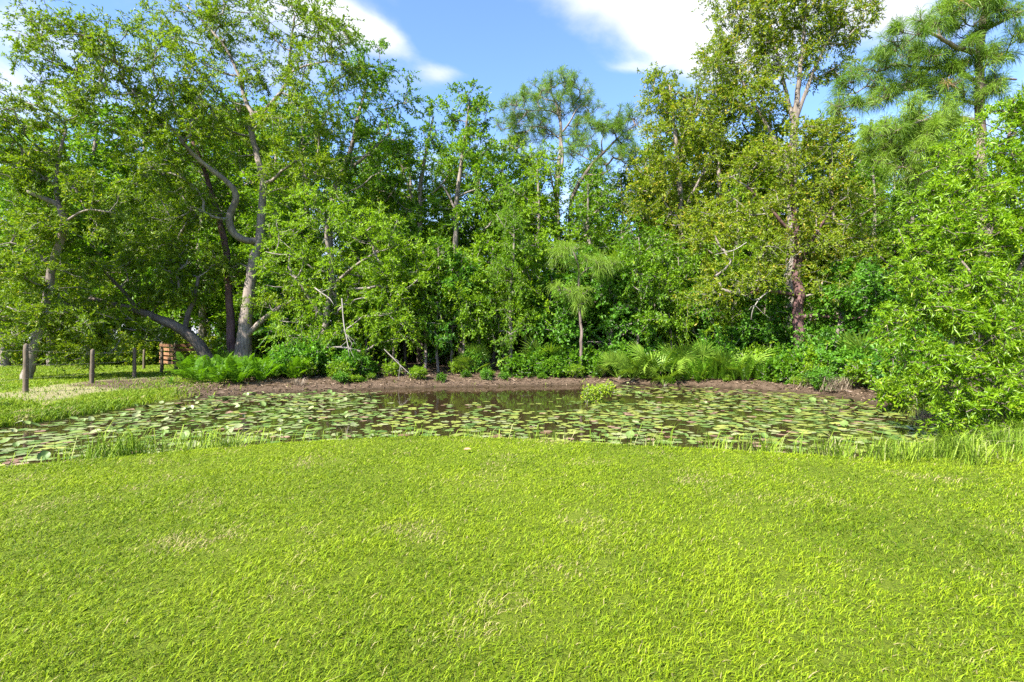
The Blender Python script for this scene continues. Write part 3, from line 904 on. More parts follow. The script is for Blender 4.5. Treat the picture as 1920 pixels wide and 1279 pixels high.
hero('peaked_tree', 'narrow tree with a ragged peak at the left end of the open sky gap', 'tree', 868, 27.5,
     [[(868, 690, 0, .18), (862, 600, 0, .165), (856, 500, 0, .15), (855, 400, 0, .13), (862, 330, 0, .11), (872, 260, 0, .08), (880, 190, 0, .04)],
      [(857, 370, 0, .06), (885, 358, -.3, .05), (915, 350, -.6, .03)], [(856, 400, 0, .06), (838, 360, .1, .05), (825, 345, .2, .03)]],
     [(882, 175, 30, 26, 0, .9, .35), (905, 205, 25, 28, -.2, .8, .3), (868, 230, 38, 35, .1, 1.2, .45), (900, 280, 40, 32, -.3, 1.2, .6), (860, 310, 48, 38, 0, 1.4, .6), (920, 345, 48, 32, -.5, 1.3, .6),
      (880, 400, 60, 38, -.2, 1.4, .45), (940, 410, 50, 35, -.5, 1.3, .45), (850, 470, 50, 35, .2, 1.3, .4), (915, 480, 50, 35, -.3, 1.3, .45), (880, 550, 50, 30, 0, 1.2, .4)],
     'forest', 'barkpale', 18, fol=dict(ACF, L=0.165, Wd=0.066), spacing=0.66, crad=0.6)
# pines
PF = dict(tufts=5, per=34, L=0.34, Wd=0.017)
hero('tall_pine', 'tall pine with pale twin stem and rounded crown against the blue sky', 'pine tree', 1048, 31,
     [[(1048, 690, 0, .188), (1049, 560, 0, .173), (1046, 440, 0, .150), (1044, 350, 0, .128), (1049, 300, 0, .112), (1052, 250, 0, .098), (1048, 215, 0, .082), (1040, 190, 0, .060), (1028, 165, 0, .038)],
      [(1046, 345, 0, .082), (1055, 300, -.1, .075), (1053, 262, 0, .068)],
      [(1054, 248, 0, .060), (1068, 230, -.3, .053), (1080, 208, -.5, .038), (1095, 190, -.7, .022)],
      [(1050, 218, 0, .053), (1030, 208, -.4, .038), (1000, 208, -.8, .026), (970, 205, -1.0, .019)],
      [(1051, 222, 0, .053), (1050, 195, .2, .038), (1058, 165, .3, .022)],
      [(1050, 262, 0, .045), (1020, 240, .4, .034), (985, 238, .8, .022), (955, 232, 1, .015)],
      [(1052, 255, 0, .038), (1085, 253, .3, .026), (1105, 262, .5, .015)]],
     [(1045, 160, 32, 16, 0, 1.3, .45), (1010, 170, 26, 16, -.4, 1.2, .35), (1080, 175, 28, 16, -.3, 1.2, .45), (1105, 205, 22, 16, -.5, 1.1, .4), (980, 200, 28, 16, -.8, 1.2, .4), (955, 215, 22, 18, -.6, 1.0, .35),
      (1020, 200, 30, 14, 0, 1.3, .5), (1065, 200, 26, 13, .3, 1.2, .5), (990, 235, 32, 16, .6, 1.3, .45), (950, 245, 24, 14, .9, 1.0, .45), (1020, 255, 24, 12, .3, 1.1, .5), (1095, 240, 24, 14, .2, 1.1, .5), (1085, 270, 20, 12, .3, 1, .45),
      (965, 275, 30, 14, .7, 1.2, .5), (1000, 300, 30, 12, .4, 1.1, .5)],
     'needle', 'bark', 19, pine=True, fol=PF, spacing=0.50, crad=0.52, branch_r=0.016)
hero('leaning_pine', 'pine with a dark curved trunk leaning right, beside the rounded pine', 'pine tree', 1062, 29,
     [[(1062, 690, 0, .136), (1060, 560, 0, .129), (1066, 450, 0, .116), (1074, 370, 0, .109), (1092, 335, 0, .102), (1110, 310, 0, .092), (1130, 288, 0, .082), (1150, 268, 0, .061), (1168, 250, 0, .041)],
      [(1098, 328, 0, .054), (1125, 328, -.3, .048), (1145, 318, -.5, .027)],
      [(1130, 288, 0, .041), (1128, 265, .2, .034), (1138, 240, .3, .020)], [(1115, 305, 0, .034), (1085, 290, .4, .024), (1065, 278, .6, .014)]],
     [(1140, 225, 30, 15, 0, 1.2, .45), (1175, 235, 24, 15, -.2, 1.0, .45), (1115, 250, 26, 13, .3, 1.1, .4), (1160, 262, 26, 12, .1, 1.0, .5), (1190, 215, 18, 14, 0, .9, .45), (1150, 310, 26, 13, -.4, 1, .5), (1080, 280, 26, 12, .5, 1, .45), (1180, 290, 26, 14, 0, 1, .5)],
     'needle', 'barkdark', 20, pine=True, fol=PF, spacing=0.50, crad=0.52, branch_r=0.016)
hero('young_pine', 'young pine with drooping pale-green needle plumes in the middle of the wood', 'pine tree', 1088, 22.8,
     [[(1088, 695, 0, .07), (1090, 620, 0, .065), (1084, 560, 0, .055), (1086, 510, 0, .045), (1078, 480, 0, .03), (1070, 462, 0, .02)],
      [(1085, 520, 0, .03), (1102, 505, -.2, .025), (1125, 498, -.4, .015)], [(1085, 560, 0, .03), (1068, 548, -.2, .02), (1056, 540, -.3, .012)], [(1086, 575, 0, .03), (1092, 560, -.4, .02), (1098, 556, -.6, .012)]],
     [(1070, 468, 20, 12, -.1, .5, .75), (1112, 500, 30, 13, -.4, .6, .85), (1062, 545, 20, 11, -.3, .5, .75), (1092, 562, 18, 12, -.6, .5, .8), (1138, 505, 14, 10, -.4, .4, .8), (1052, 485, 14, 8, -.1, .4, .75)],
     'needle', 'pinebark', 21, pine=True, fol=dict(tufts=4, per=34, L=0.42, Wd=0.016, droop=0.5), spacing=0.42, crad=0.3)
# golden trees on the right
GF = dict(twigs=9, per=17, L=0.17, Wd=0.060, droop=0.3, hang=0.25, gold_p=0.14)
hero('golden_tree', 'very tall tree with golden-tipped crown and fan of pale stems cut by the top edge', 'tree', 1480, 27,
     [[(1480, 690, 0, .30), (1482, 560, 0, .27), (1484, 430, 0, .24), (1486, 320, 0, .21), (1490, 235, 0, .19), (1494, 190, 0, .14), (1500, 130, 0, .11), (1508, 60, 0, .08), (1512, -20, 0, .05)],
      [(1489, 240, 0, .11), (1478, 190, .2, .10), (1466, 140, .4, .08), (1452, 80, .6, .06), (1440, 20, .7, .04)],
      [(1491, 230, 0, .11), (1512, 170, -.3, .09), (1532, 120, -.5, .07), (1560, 60, -.7, .05), (1590, 10, -.8, .03)],
      [(1486, 330, 0, .10), (1440, 240, .3, .08), (1400, 170, .5, .06), (1370, 110, .6, .04)]],
     [(1385, 60, 52, 55, .5, 1.8, .45), (1350, 130, 45, 45, .6, 1.6, .45), (1440, 30, 58, 50, .6, 1.8, .4), (1510, 40, 60, 45, 0, 1.8, .35), (1580, 40, 50, 50, -.6, 1.6, .35), (1420, 130, 55, 40, .5, 1.6, .4),
      (1550, 110, 45, 35, -.4, 1.5, .35), (1400, 200, 60, 40, .3, 1.6, .4), (1340, 200, 50, 40, .6, 1.5, .45), (1500, -40, 90, 40, 0, 2.0, .4), (1380, -30, 50, 40, .6, 1.6, .4), (1610, 0, 35, 40, -.6, 1.2, .35), (1470, 100, 40, 25, .8, 1.2, .35)],
     'golden', 'barkpale', 22, fol=GF, spacing=0.53, crad=0.66)
hero('golden_shouldered_tree', 'golden-leaved tree forming the left shoulder of the right-hand wood', 'tree', 1275, 27.5,
     [[(1275, 690, 0, .20), (1278, 600, 0, .185), (1280, 480, 0, .165), (1276, 380, 0, .145), (1270, 300, 0, .12), (1262, 220, 0, .08), (1255, 160, 0, .04)],
      [(1277, 400, 0, .08), (1310, 340, -.2, .06), (1335, 290, -.3, .04)], [(1278, 430, 0, .07), (1240, 370, -.2, .05), (1215, 330, -.3, .03)]],
     [(1250, 150, 36, 30, 0, 1.2, .45), (1235, 205, 36, 32, .1, 1.2, .5), (1290, 190, 42, 40, .1, 1.4, .45), (1255, 260, 52, 38, 0, 1.5, .45), (1320, 270, 50, 40, -.2, 1.5, .45), (1225, 320, 45, 35, -.2, 1.3, .45),
      (1280, 345, 60, 38, -.1, 1.5, .45), (1200, 380, 42, 32, -.2, 1.2, .4), (1260, 420, 55, 35, 0, 1.4, .4), (1320, 420, 55, 38, 0, 1.4, .4), (1230, 480, 50, 30, 0, 1.3, .4), (1290, 500, 55, 32, .1, 1.3, .35)],
     'golden', 'bark', 23, fol=GF, spacing=0.57, crad=0.64)
hero('red_trunked_tree', 'wide golden-olive tree with stout reddish trunk among the shaded palmettos', 'tree', 1500, 21.6,
     [[(1500, 690, 0, .26), (1499, 640, 0, .24), (1496, 590, 0, .22), (1500, 550, 0, .21), (1492, 520, 0, .18), (1497, 470, 0, .15), (1490, 400, 0, .12), (1484, 330, 0, .08), (1480, 270, 0, .05)],
      [(1498, 595, 0, .10), (1540, 592, -.5, .09), (1585, 598, -1.0, .07), (1620, 596, -1.4, .04)],
      [(1496, 555, 0, .09), (1455, 548, -.5, .07), (1420, 545, -1.0, .05), (1400, 556, -1.3, .03)],
      [(1495, 500, 0, .09), (1515, 465, -.2, .08), (1530, 440, -.3, .06), (1560, 390, -.5, .04)],
      [(1497, 450, 0, .08), (1440, 390, -.3, .06), (1400, 350, -.5, .04)]],
     [(1480, 270, 60, 40, 0, 1.5, .5), (1540, 265, 45, 35, -.2, 1.3, .5), (1420, 320, 65, 40, -.2, 1.5, .5), (1520, 330, 65, 40, -.3, 1.5, .5), (1380, 390, 60, 40, -.5, 1.4, .45), (1460, 400, 65, 40, -.4, 1.4, .45), (1570, 390, 55, 40, -.5, 1.3, .45),
      (1340, 450, 55, 38, -.6, 1.3, .5), (1420, 460, 60, 32, -.8, 1.3, .45), (1520, 450, 60, 35, -.6, 1.3, .4), (1600, 470, 50, 38, -.7, 1.2, .4), (1380, 520, 60, 30, -1.0, 1.2, .45), (1450, 515, 45, 25, -1.0, 1.0, .4), (1570, 530, 55, 32, -.9, 1.1, .35), (1330, 560, 45, 25, -.8, 1.0, .4), (1640, 540, 40, 35, -.8, 1.0, .35)],
     'golden', 'barkred', 24, fol=dict(GF, L=0.135, Wd=0.050, gold_p=0.09), spacing=0.52, crad=0.52,
     bare=[[(1440, 548, -1.4, .03), (1425, 560, -1.5, .025), (1412, 580, -1.6, .018), (1408, 600, -1.6, .01)],
           [(1470, 520, -1.2, .025), (1478, 500, -1.3, .02), (1484, 480, -1.3, .012)],
           [(1400, 455, -1.6, .02), (1375, 470, -1.7, .016), (1340, 478, -1.8, .01)]])
# right pine
hero('right_pine', 'large pine with wide feathery drooping branches filling the upper right corner', 'pine tree', 1850, 16.5,
     [[(1850, 720, 0, .18), (1846, 560, 0, .17), (1842, 400, 0, .15), (1838, 250, 0, .13), (1836, 150, 0, .12), (1838, 80, 0, .105), (1846, 20, 0, .09), (1852, -80, 0, .06)],
      [(1838, 100, 0, .08), (1800, 92, -.2, .07), (1760, 70, -.4, .05), (1720, 50, -.6, .03)],
      [(1838, 160, 0, .08), (1790, 130, .4, .06), (1730, 128, .8, .045), (1670, 120, 1.2, .03)],
      [(1840, 60, 0, .07), (1880, 40, -.3, .05), (1920, 20, -.5, .03)],
      [(1838, 230, 0, .08), (1790, 220, -.4, .06), (1740, 225, -.8, .045), (1690, 240, -1.1, .03)],
      [(1840, 300, 0, .08), (1790, 290, -.4, .06), (1740, 300, -.8, .04), (1700, 315, -1, .025)],
      [(1838, 170, 0, .06), (1870, 150, -.2, .045), (1905, 150, -.4, .03)]],
     [(1760, 40, 40, 14, -.4, .8, .5), (1800, 15, 35, 14, -.2, .8, .5), (1710, 70, 38, 14, -.6, .8, .45), (1670, 110, 38, 13, 1.0, .8, .35), (1630, 130, 30, 12, 1.2, .7, .35), (1730, 120, 36, 13, .6, .8, .45), (1790, 110, 32, 12, 0, .7, .5),
      (1880, 30, 32, 16, -.4, .7, .5), (1900, 90, 30, 18, -.3, .7, .5), (1690, 170, 40, 14, .8, .8, .4), (1640, 195, 34, 13, .6, .7, .45), (1760, 170, 36, 13, .2, .8, .5), (1700, 225, 36, 14, -1, .8, 0.82), (1760, 215, 32, 13, -.6, .8, .55), (1650, 250, 26, 13, -1.1, .7, 0.82),
      (1720, 265, 36, 15, -.9, .8, 0.92), (1690, 300, 34, 15, -1, .7, 0.97), (1750, 305, 28, 13, -.7, .7, 0.87), (1870, 160, 34, 14, -.2, .7, .5), (1905, 200, 26, 16, -.4, .7, .55), (1820, 190, 30, 13, 0, .7, .5), (1810, 60, 26, 12, .2, .7, .45), (1850, -20, 60, 25, 0, 1, .5), (1700, 330, 24, 10, -1, .5, 0.92), (1580, 205, 22, 10, .9, .5, .4), (1610, 165, 28, 12, 1, .6, .4), (1740, 250, 30, 12, -.8, .6, .8), (1670, 275, 28, 12, -1, .6, .85), (1780, 250, 30, 14, -.3, .6, .6), (1800, 140, 30, 12, .3, .6, .5), (1840, 120, 26, 12, -.2, .6, .5)],
     'needle', 'pinebark', 25, pine=True, fol=dict(tufts=6, per=36, L=0.32, Wd=0.013, droop=0.35, gold_p=0.012), spacing=0.34, crad=0.36, branch_r=0.011)
# bright shrub-tree at the right edge
hero('willowy_tree', 'big bright lime-green bushy tree with long drooping leaves at the right edge', 'tree', 1850, 9.6,
     [[(1862, 800, 0, .10), (1858, 740, .1, .09), (1850, 660, .2, .08), (1842, 560, .2, .065), (1850, 450, .2, .05), (1866, 350, .2, .035), (1880, 270, .2, .02)],
      [(1855, 700, .1, .05), (1810, 620, 0, .04), (1760, 560, -.2, .03)], [(1848, 620, .2, .05), (1890, 540, .1, .04), (1930, 470, .1, .03)], [(1858, 740, .1, .05), (1800, 700, -.1, .04), (1740, 680, -.3, .025)]],
     [(1870, 230, 36, 30, .3, .5, .6), (1915, 260, 50, 45, .2, .6, .6), (1840, 300, 55, 45, .2, .6, .65), (1910, 360, 60, 50, 0, .6, .65), (1800, 380, 60, 45, .1, .6, .65), (1860, 440, 65, 45, -.1, .6, .65), (1760, 450, 55, 42, 0, .55, .6), (1930, 470, 50, 50, -.1, .6, .6),
      (1800, 520, 60, 42, -.2, .55, .6), (1730, 530, 42, 40, -.1, .5, .6), (1880, 540, 60, 45, -.2, .55, .6), (1760, 600, 60, 40, -.3, .5, .55), (1840, 620, 60, 42, -.4, .5, .6), (1920, 630, 50, 45, -.4, .5, .6), (1720, 650, 48, 35, -.2, .5, .45), (1800, 680, 55, 38, -.5, .45, .6),
      (1880, 700, 55, 40, -.6, .45, .55), (1760, 720, 45, 30, -.4, .4, .5), (1840, 745, 50, 28, -.7, .4, .5), (1910, 760, 45, 26, -.8, .4, .45), (1790, 780, 45, 20, -.7, .35, .5), (1860, 790, 50, 18, -.8, .35, .5), (1700, 590, 36, 32, .1, .45, .5)],
     'willow', 'bark', 26, fol=dict(twigs=8, per=23, L=0.105, Wd=0.024, droop=0.5, hang=0.35, gold_p=0.06, up=0.3, spread=0.6), spacing=0.258, crad=0.34, branch_r=0.006, twig_bark='barkdark')

# ---- prototypes for the wood behind
def proto_tall(seed, leaf, bark, H=13.0, lean=0.0, wide=2.2):
    rng = np.random.default_rng(seed)
    tr = [[(0, 0, -.15, .20), (lean * .2, 0, H * .2, .17), (lean * .5 + .15, .1, H * .45, .14), (lean * .8, -.1, H * .7, .10), (lean, 0, H * .95, .04)]]
    for k in range(4):
        a = k * 2.4 + rng.uniform(-.4, .4); h = H * (.42 + .12 * k); f = h / H
        l = wide * rng.uniform(.6, 1.0)
        tr.append([(lean * f, 0, h, .07), (lean * f + math.cos(a) * l * .5, math.sin(a) * l * .5, h + .6, .05), (lean * f + math.cos(a) * l, math.sin(a) * l, h + 1.5, .03)])
    bl = []
    for k in range(15):
        f = 0.22 + 0.76 * k / 14
        r = wide * (1.0 - 0.65 * max(0, (f - .6) / .4)) * rng.uniform(.7, 1.05)
        a = rng.uniform(0, 6.28)
        bl.append((lean * f + math.cos(a) * r * .55, math.sin(a) * r * .55, H * f, r * .75, r * .75, rng.uniform(.7, 1.1), rng.uniform(.25, .6)))
    return dict(trunks=tr, blobs=bl, leaf=leaf, bark=bark, rng=rng)


def proto_low(seed, leaf, bark, H=5.5, wide=1.5):
    rng = np.random.default_rng(seed)
    tr = [[(0, 0, -.1, .07), (.1, 0, H * .3, .06), (-.05, .1, H * .6, .04), (0, 0, H * .95, .02)]]
    bl = []
    for k in range(9):
        f = 0.34 + 0.62 * k / 8
        a = rng.uniform(0, 6.28); r = wide * (1.1 - .6 * f)
        bl.append((math.cos(a) * r * .6, math.sin(a) * r * .6, H * f, r * .7, r * .7, rng.uniform(.45, .7), rng.uniform(.3, .6)))
    return dict(trunks=tr, blobs=bl, leaf=leaf, bark=bark, rng=rng)


def build_proto(name, d, group, fol, spacing, crad, twig_geo=True):
    return make_tree(name, 'tree', 'tree', (0, 0, 0), d['trunks'], d['blobs'], d['leaf'], d['bark'], d['rng'], group=group, spacing=spacing, crad=crad,
                     fol=fol, sides=8, twig_geo=twig_geo)


WOOD_GROUP = 'tall trees standing in the wood behind the pond'
FF = dict(twigs=8, per=15, L=0.19, Wd=0.075, droop=0.3, hang=0.25, gold_p=0.05)
protos = {}
protos['a'] = build_proto('woodland_tree', proto_tall(101, 'forest', 'bark', 13, .6, 2.2), WOOD_GROUP, FF, 0.74, 0.68)
protos['b'] = build_proto('woodland_tree', proto_tall(102, 'forest', 'barkpale', 13, -.5, 1.9), WOOD_GROUP, FF, 0.74, 0.66)
protos['c'] = build_proto('woodland_tree', proto_tall(103, 'bright', 'bark', 13, .2, 2.5), WOOD_GROUP, FF, 0.76, 0.68)
protos['g'] = build_proto('woodland_tree', proto_tall(104, 'golden', 'bark', 13, -.3, 2.4), WOOD_GROUP, dict(FF, gold_p=0.16), 0.76, 0.68)
SAP_GROUP = 'slim young trees along the far bank'
protos['s'] = build_proto('slim_sapling', proto_low(111, 'forest', 'barkpale', 5.5, 1.3), SAP_GROUP, dict(FF, L=0.15, Wd=0.062, per=15), 0.55, 0.5)
protos['t'] = build_proto('slim_sapling', proto_low(112, 'bright', 'bark', 5.0, 1.2), SAP_GROUP, dict(FF, L=0.15, Wd=0.062, per=15), 0.55, 0.5)
protos['d'] = build_proto('slim_sapling', proto_low(113, 'deep', 'barkpale', 4.6, 1.4), SAP_GROUP, dict(FF, L=0.14, Wd=0.07, per=15), 0.50, 0.48)
used = set()


def put(key, px, Y, h, rot, label, wide=1.0, base_h=None):
    pr = protos[key]
    H = {'a': 13, 'b': 13, 'c': 13, 'g': 13, 's': 5.5, 't': 5.0, 'd': 4.6}[key]
    o = pr if key not in used else copy_tree(pr)
    used.add(key)
    b = B(px, Y)
    s = h / H
    o.location = tuple(b); o.rotation_euler = (0, 0, rot); o.scale = (s * wide, s * wide, s)
    o['label'] = label
    return o


# tall second row: (kind, photo x, distance, height, turn, label, width)
for row in [
    ('a', 30, 36, 15.0, .3, 'leafy tree far left behind the crooked trunk, cut by the picture edge', 1.1),
    ('c', 150, 40, 14.5, 1.9, 'yellow-green tree behind the fence in the gap left of the forked trunk', 1.2),
    ('b', 255, 34, 15.0, 4.0, 'dark tree directly behind the leaning trunk', 1.1),
    ('a', 380, 33, 16.0, 2.2, 'shaded tree standing behind the reddish slender trunk', 1.1),
    ('c', 520, 32, 15.0, 5.1, 'lighter green tree behind the right limb of the forked trunk', 1.1),
    ('b', 585, 35, 17.5, .9, 'tree filling the sky between the forked tree and the tall peak', 1.1),
    ('a', 715, 33, 13.5, 3.3, 'mid-height tree behind the tall peak beside the open sky', 1.0),
    ('g', 745, 37, 12.5, 1.2, 'olive tree deep in the wood behind the lime-green bush', 1.0),
    ('b', 830, 34, 13.5, 2.7, 'pale-stemmed tree between the dark tiers and the ragged peak', 0.9),
    ('c', 935, 30, 12.6, .4, 'light green rounded tree below the left side of the pine crown', 1.0),
    ('a', 985, 33, 13.0, 4.7, 'woodland tree in front of the pine, left of its twin stem', 1.0),
    ('c', 1010, 27, 11.0, 2.0, 'bright green tree at the foot of the pine, centre of the wood', 1.0),
    ('b', 1115, 27, 10.2, 5.5, 'dark leafy tree under the leaning pine', 1.1),
    ('a', 1165, 30, 11.6, 1.4, 'tree between the leaning pine and the golden shoulder', 1.0),
    ('g', 1205, 33, 13.4, 3.9, 'golden-green tree close against the right side of the leaning pine', 1.0),
    ('g', 1350, 30, 14.5, .7, 'golden tree just left of the fan of pale stems', 1.1),
    ('b', 1410, 33, 14.0, 2.4, 'darker tree behind the golden crowns', 1.1),
    ('g', 1570, 29, 13.5, 5.0, 'golden-green tree right of the fan of pale stems', 1.1),
    ('a', 1640, 25, 10.5, 1.1, 'shaded tree behind the palmetto right of the reddish trunk', 1.0),
    ('b', 1700, 22, 9.5, 3.0, 'dark tree between the reddish trunk and the lime bush', 1.0),
    ('a', 1780, 20, 9.0, .2, 'green tree behind the upper left of the lime bush', 1.0),
    ('c', 1900, 19, 8.5, 4.4, 'tree behind the lime bush at the right edge', 1.1),
    ('c', 1048, 28.5, 11.4, 3.7, 'leafy tree hiding the foot of the twin-stemmed pine', 1.1),
    ('a', 1088, 31.5, 12.4, .6, 'tree between the stems of the two pines', 1.0),
    ('b', 960, 37, 13.2, 5.9, 'tree showing behind the left edge of the pine crown', 1.0),
    ('a', 1132, 35, 13.6, 2.5, 'tree deep behind the leaning pine', 1.0),
    ('c', 1235, 36, 14.5, 1.6, 'green tree behind the golden shoulder', 1.0),
    ('c', 95, 31, 13.0, 3.1, 'yellow-green tree left of the second fence post, behind the crooked trunk', 1.1),
    ('a', 205, 38, 15.5, 5.3, 'tree showing between the crooked trunk and the leaning trunk', 1.1),
    ('c', 320, 36, 14.5, .5, 'light tree right above the brown pen', 1.1),
    ('c', 455, 35, 15.5, 2.9, 'yellow-green tree right behind the forked trunk', 1.1),
    ('a', 665, 39, 15.0, 1.8, 'tree far behind the lime-green bush', 1.1),
    ('c', 705, 29, 11.0, 4.9, 'light green tree above the right part of the lime-green bush', 1.0),
    ('g', 1450, 36, 15.0, 3.6, 'golden tree behind the pale stems', 1.1),
    ('c', 1530, 32, 12.5, .9, 'fresh green tree right behind the reddish trunk', 1.1),
    ('g', 1620, 33, 14.0, 2.3, 'golden tree at the left edge of the big pine', 1.1),
    ('c', 1670, 27, 11.0, 5.7, 'light tree below the drooping branches of the big pine', 1.0),
    ('c', 1380, 26.5, 9.5, 1.0, 'fresh green tree left of the reddish trunk', 1.0),
    ('c', 845, 30, 10.0, 4.3, 'light green tree below the ragged peak', 1.0),
    ('a', 10, 31, 14.5, 2.0, 'tall tree filling the sky at the extreme left edge', 1.3),
    ('b', 120, 36, 17.0, 3.8, 'tall back tree between the two nearest fence posts', 1.3),
    ('a', 175, 33, 16.5, 5.6, 'tall back tree above the second fence post', 1.3),
    ('c', 260, 39, 18.5, 1.1, 'tall light back tree above the third fence post', 1.4),
    ('a', 345, 41, 20.0, .2, 'tall back tree left of the reddish slender trunk', 1.4),
    ('b', 420, 38, 19.0, 4.5, 'tall back tree between the slender and forked trunks', 1.4),
    ('a', 500, 38, 19.0, 2.8, 'tall back tree right of the forked trunk', 1.4),
    ('c', 560, 41, 18.5, 5.9, 'tall light back tree left of the tall peak', 1.3),
    ('a', 690, 36, 16.0, .8, 'back tree directly below the tall peak', 1.3),
    ('c', 770, 33, 13.5, 2.1, 'light back tree below the dark-green tiers', 1.2),
    ('a', 890, 33, 13.5, 5.2, 'back tree right below the ragged peak', 1.2),
    ('c', 1290, 33, 15.5, 3.5, 'light back tree above the kinked pale stem', 1.3),
    ('g', 1330, 37, 17.5, .4, 'golden back tree left of the pale-stem fan', 1.3),
    ('c', 1395, 31, 13.5, 4.8, 'light tree low beside the pale-stem fan', 1.2),
    ('g', 1430, 31, 15.5, 2.6, 'golden tree tucked left against the fan of stems', 1.2),
    ('b', 1555, 34, 15.5, 1.3, 'back tree right of the fan of stems', 1.2),
    ('c', 1660, 30, 13.0, 3.2, 'light back tree under the big pine', 1.3),
    ('a', 1740, 26, 11.5, 5.0, 'tree behind the trunk side of the big pine', 1.2),
    ('g', 1800, 28, 13.0, .9, 'golden-green tree right behind the big pine', 1.2),
]:
    put(*row)

# saplings and slim stems along the far bank
for row in [
    ('s', 735, 23.5, 5.2, .5, 'slim sapling with thin stem just right of the dead hanging branch', 1.0),
    ('t', 798, 23.2, 5.6, 1.7, 'thin straight sapling first of the pair above the red bank', .9),
    ('s', 822, 23.3, 6.0, 2.9, 'thin straight sapling second of the pair above the red bank', .9),
    ('d', 848, 23.6, 5.0, 4.2, 'dark-leaved sapling with a brownish stem left of the leaning slim stem', .9),
    ('t', 866, 23.4, 5.4, .1, 'slim sapling with pale stem leaning slightly right', .9),
    ('s', 900, 23.7, 4.6, 3.5, 'short sapling with grey-green leaves centre of the bank', 1.0),
    ('b', 957, 23.6, 8.0, 2.2, 'straight pole-like young tree at the centre of the bank', .8),
    ('t', 984, 24.4, 6.2, 5.0, 'slim pale sapling right of the straight pole tree', .9),
    ('d', 1035, 24.6, 4.6, 1.0, 'dark leafy sapling behind the round green shrubs', 1.1),
    ('d', 1150, 23.8, 4.8, 2.6, 'dark leafy sapling left of the pale pole in the palmettos', 1.1),
    ('s', 1198, 23.2, 6.5, 4.0, 'sapling with a straight pale-grey pole rising from the palmettos', .9),
    ('t', 1258, 23.6, 4.6, .8, 'thin white-stemmed sapling behind the palmetto fans', .8),
    ('s', 1272, 24.0, 5.6, 3.0, 'sapling with kinked pale stem right of the thin white one', .9),
    ('d', 1325, 23.8, 4.4, 5.4, 'dark bushy sapling behind the right end of the palmettos', 1.1),
    ('t', 1376, 23.2, 4.8, 1.9, 'twin-stemmed young tree behind the fern bank', .9),
    ('d', 1440, 23.0, 4.4, .4, 'dark bushy sapling left of the stout reddish trunk', 1.1),
    ('d', 1570, 20.8, 4.2, 3.6, 'dark bushy sapling right of the stout reddish trunk', 1.2),
    ('d', 1655, 18.5, 4.0, 2.1, 'dark bushy sapling at the right corner of the pond', 1.2),
    ('t', 690, 25.0, 5.2, 4.6, 'small light-green tree behind the lime-green bush', 1.2),
    ('d', 560, 25.0, 4.4, 1.2, 'dark bush tree behind the left part of the lime-green bush', 1.3),
    ('s', 760, 26.5, 7.0, 2.0, 'tall thin tree behind the pair of straight saplings', 1.0),
    ('t', 925, 26.0, 6.4, .9, 'light green sapling glowing behind the straight pole tree', 1.1),
    ('d', 1085, 25.5, 5.4, 4.0, 'dark leafy sapling behind the young pine', 1.2),
    ('s', 1225, 26.0, 6.8, 5.1, 'tall sapling behind the thin white stem', 1.1),
    ('s', 1300, 26.5, 6.6, 2.8, 'tall sapling behind the kinked pale stem', 1.1),
    ('t', 500, 27.0, 5.0, .3, 'light bush tree behind the foot of the forked trunk', 1.4),
]:
    put(*row)
for k_, pr in protos.items():
    assert k_ in used

# far wood: one mass of trees behind everything
def far_wood():
    rng = np.random.default_rng(55)
    lv = Leaves(); T = Tubes()
    cs, os_, ts, rs = [], [], [], []
    for k in range(120):
        Yd = rng.uniform(42, 58)
        x = rng.uniform(-66, 66)
        H = rng.uniform(7.5, 12.5)
        if abs(x / Yd * 960 + 960 - 960) < 120:
            H *= 0.85
        T.add(np.array([[x, Yd, -.2], [x + rng.normal(0, .2), Yd, H * .5], [x + rng.normal(0, .4), Yd, H * .95]]), [.16, .12, .05], 5)
        n = 22
        f = rng.uniform(0.05, 1.0, n)
        r = 2.3 * (1.15 - f * .75)
        a = rng.uniform(0, 6.28, n); q_ = np.sqrt(rng.uniform(0, 1, n))
        c = np.stack([x + np.cos(a) * r * q_, Yd + np.sin(a) * r * q_, H * f], 1)
        cs.append(c); os_.append(nrm(np.stack([np.cos(a), np.sin(a), np.full(n, .3)], 1))); ts.append(np.clip(rng.normal(.45, .2) + rng.normal(0, .1, n), 0, 1)); rs.append(np.full(n, .9))
    foliage(lv, rng, np.concatenate(cs), np.concatenate(os_), np.concatenate(rs), np.concatenate(ts), twigs=4, per=5, L=0.46, Wd=0.24, droop=.3, gold_p=0.05)
    o = lv.build('far_woods', M['far'])
    tag(o, 'distant mass of woodland closing the view behind the trees', 'woodland', kind='stuff')
    t = T.build('trunks', M['bark'], o); t['kind'] = 'stuff'


far_wood()


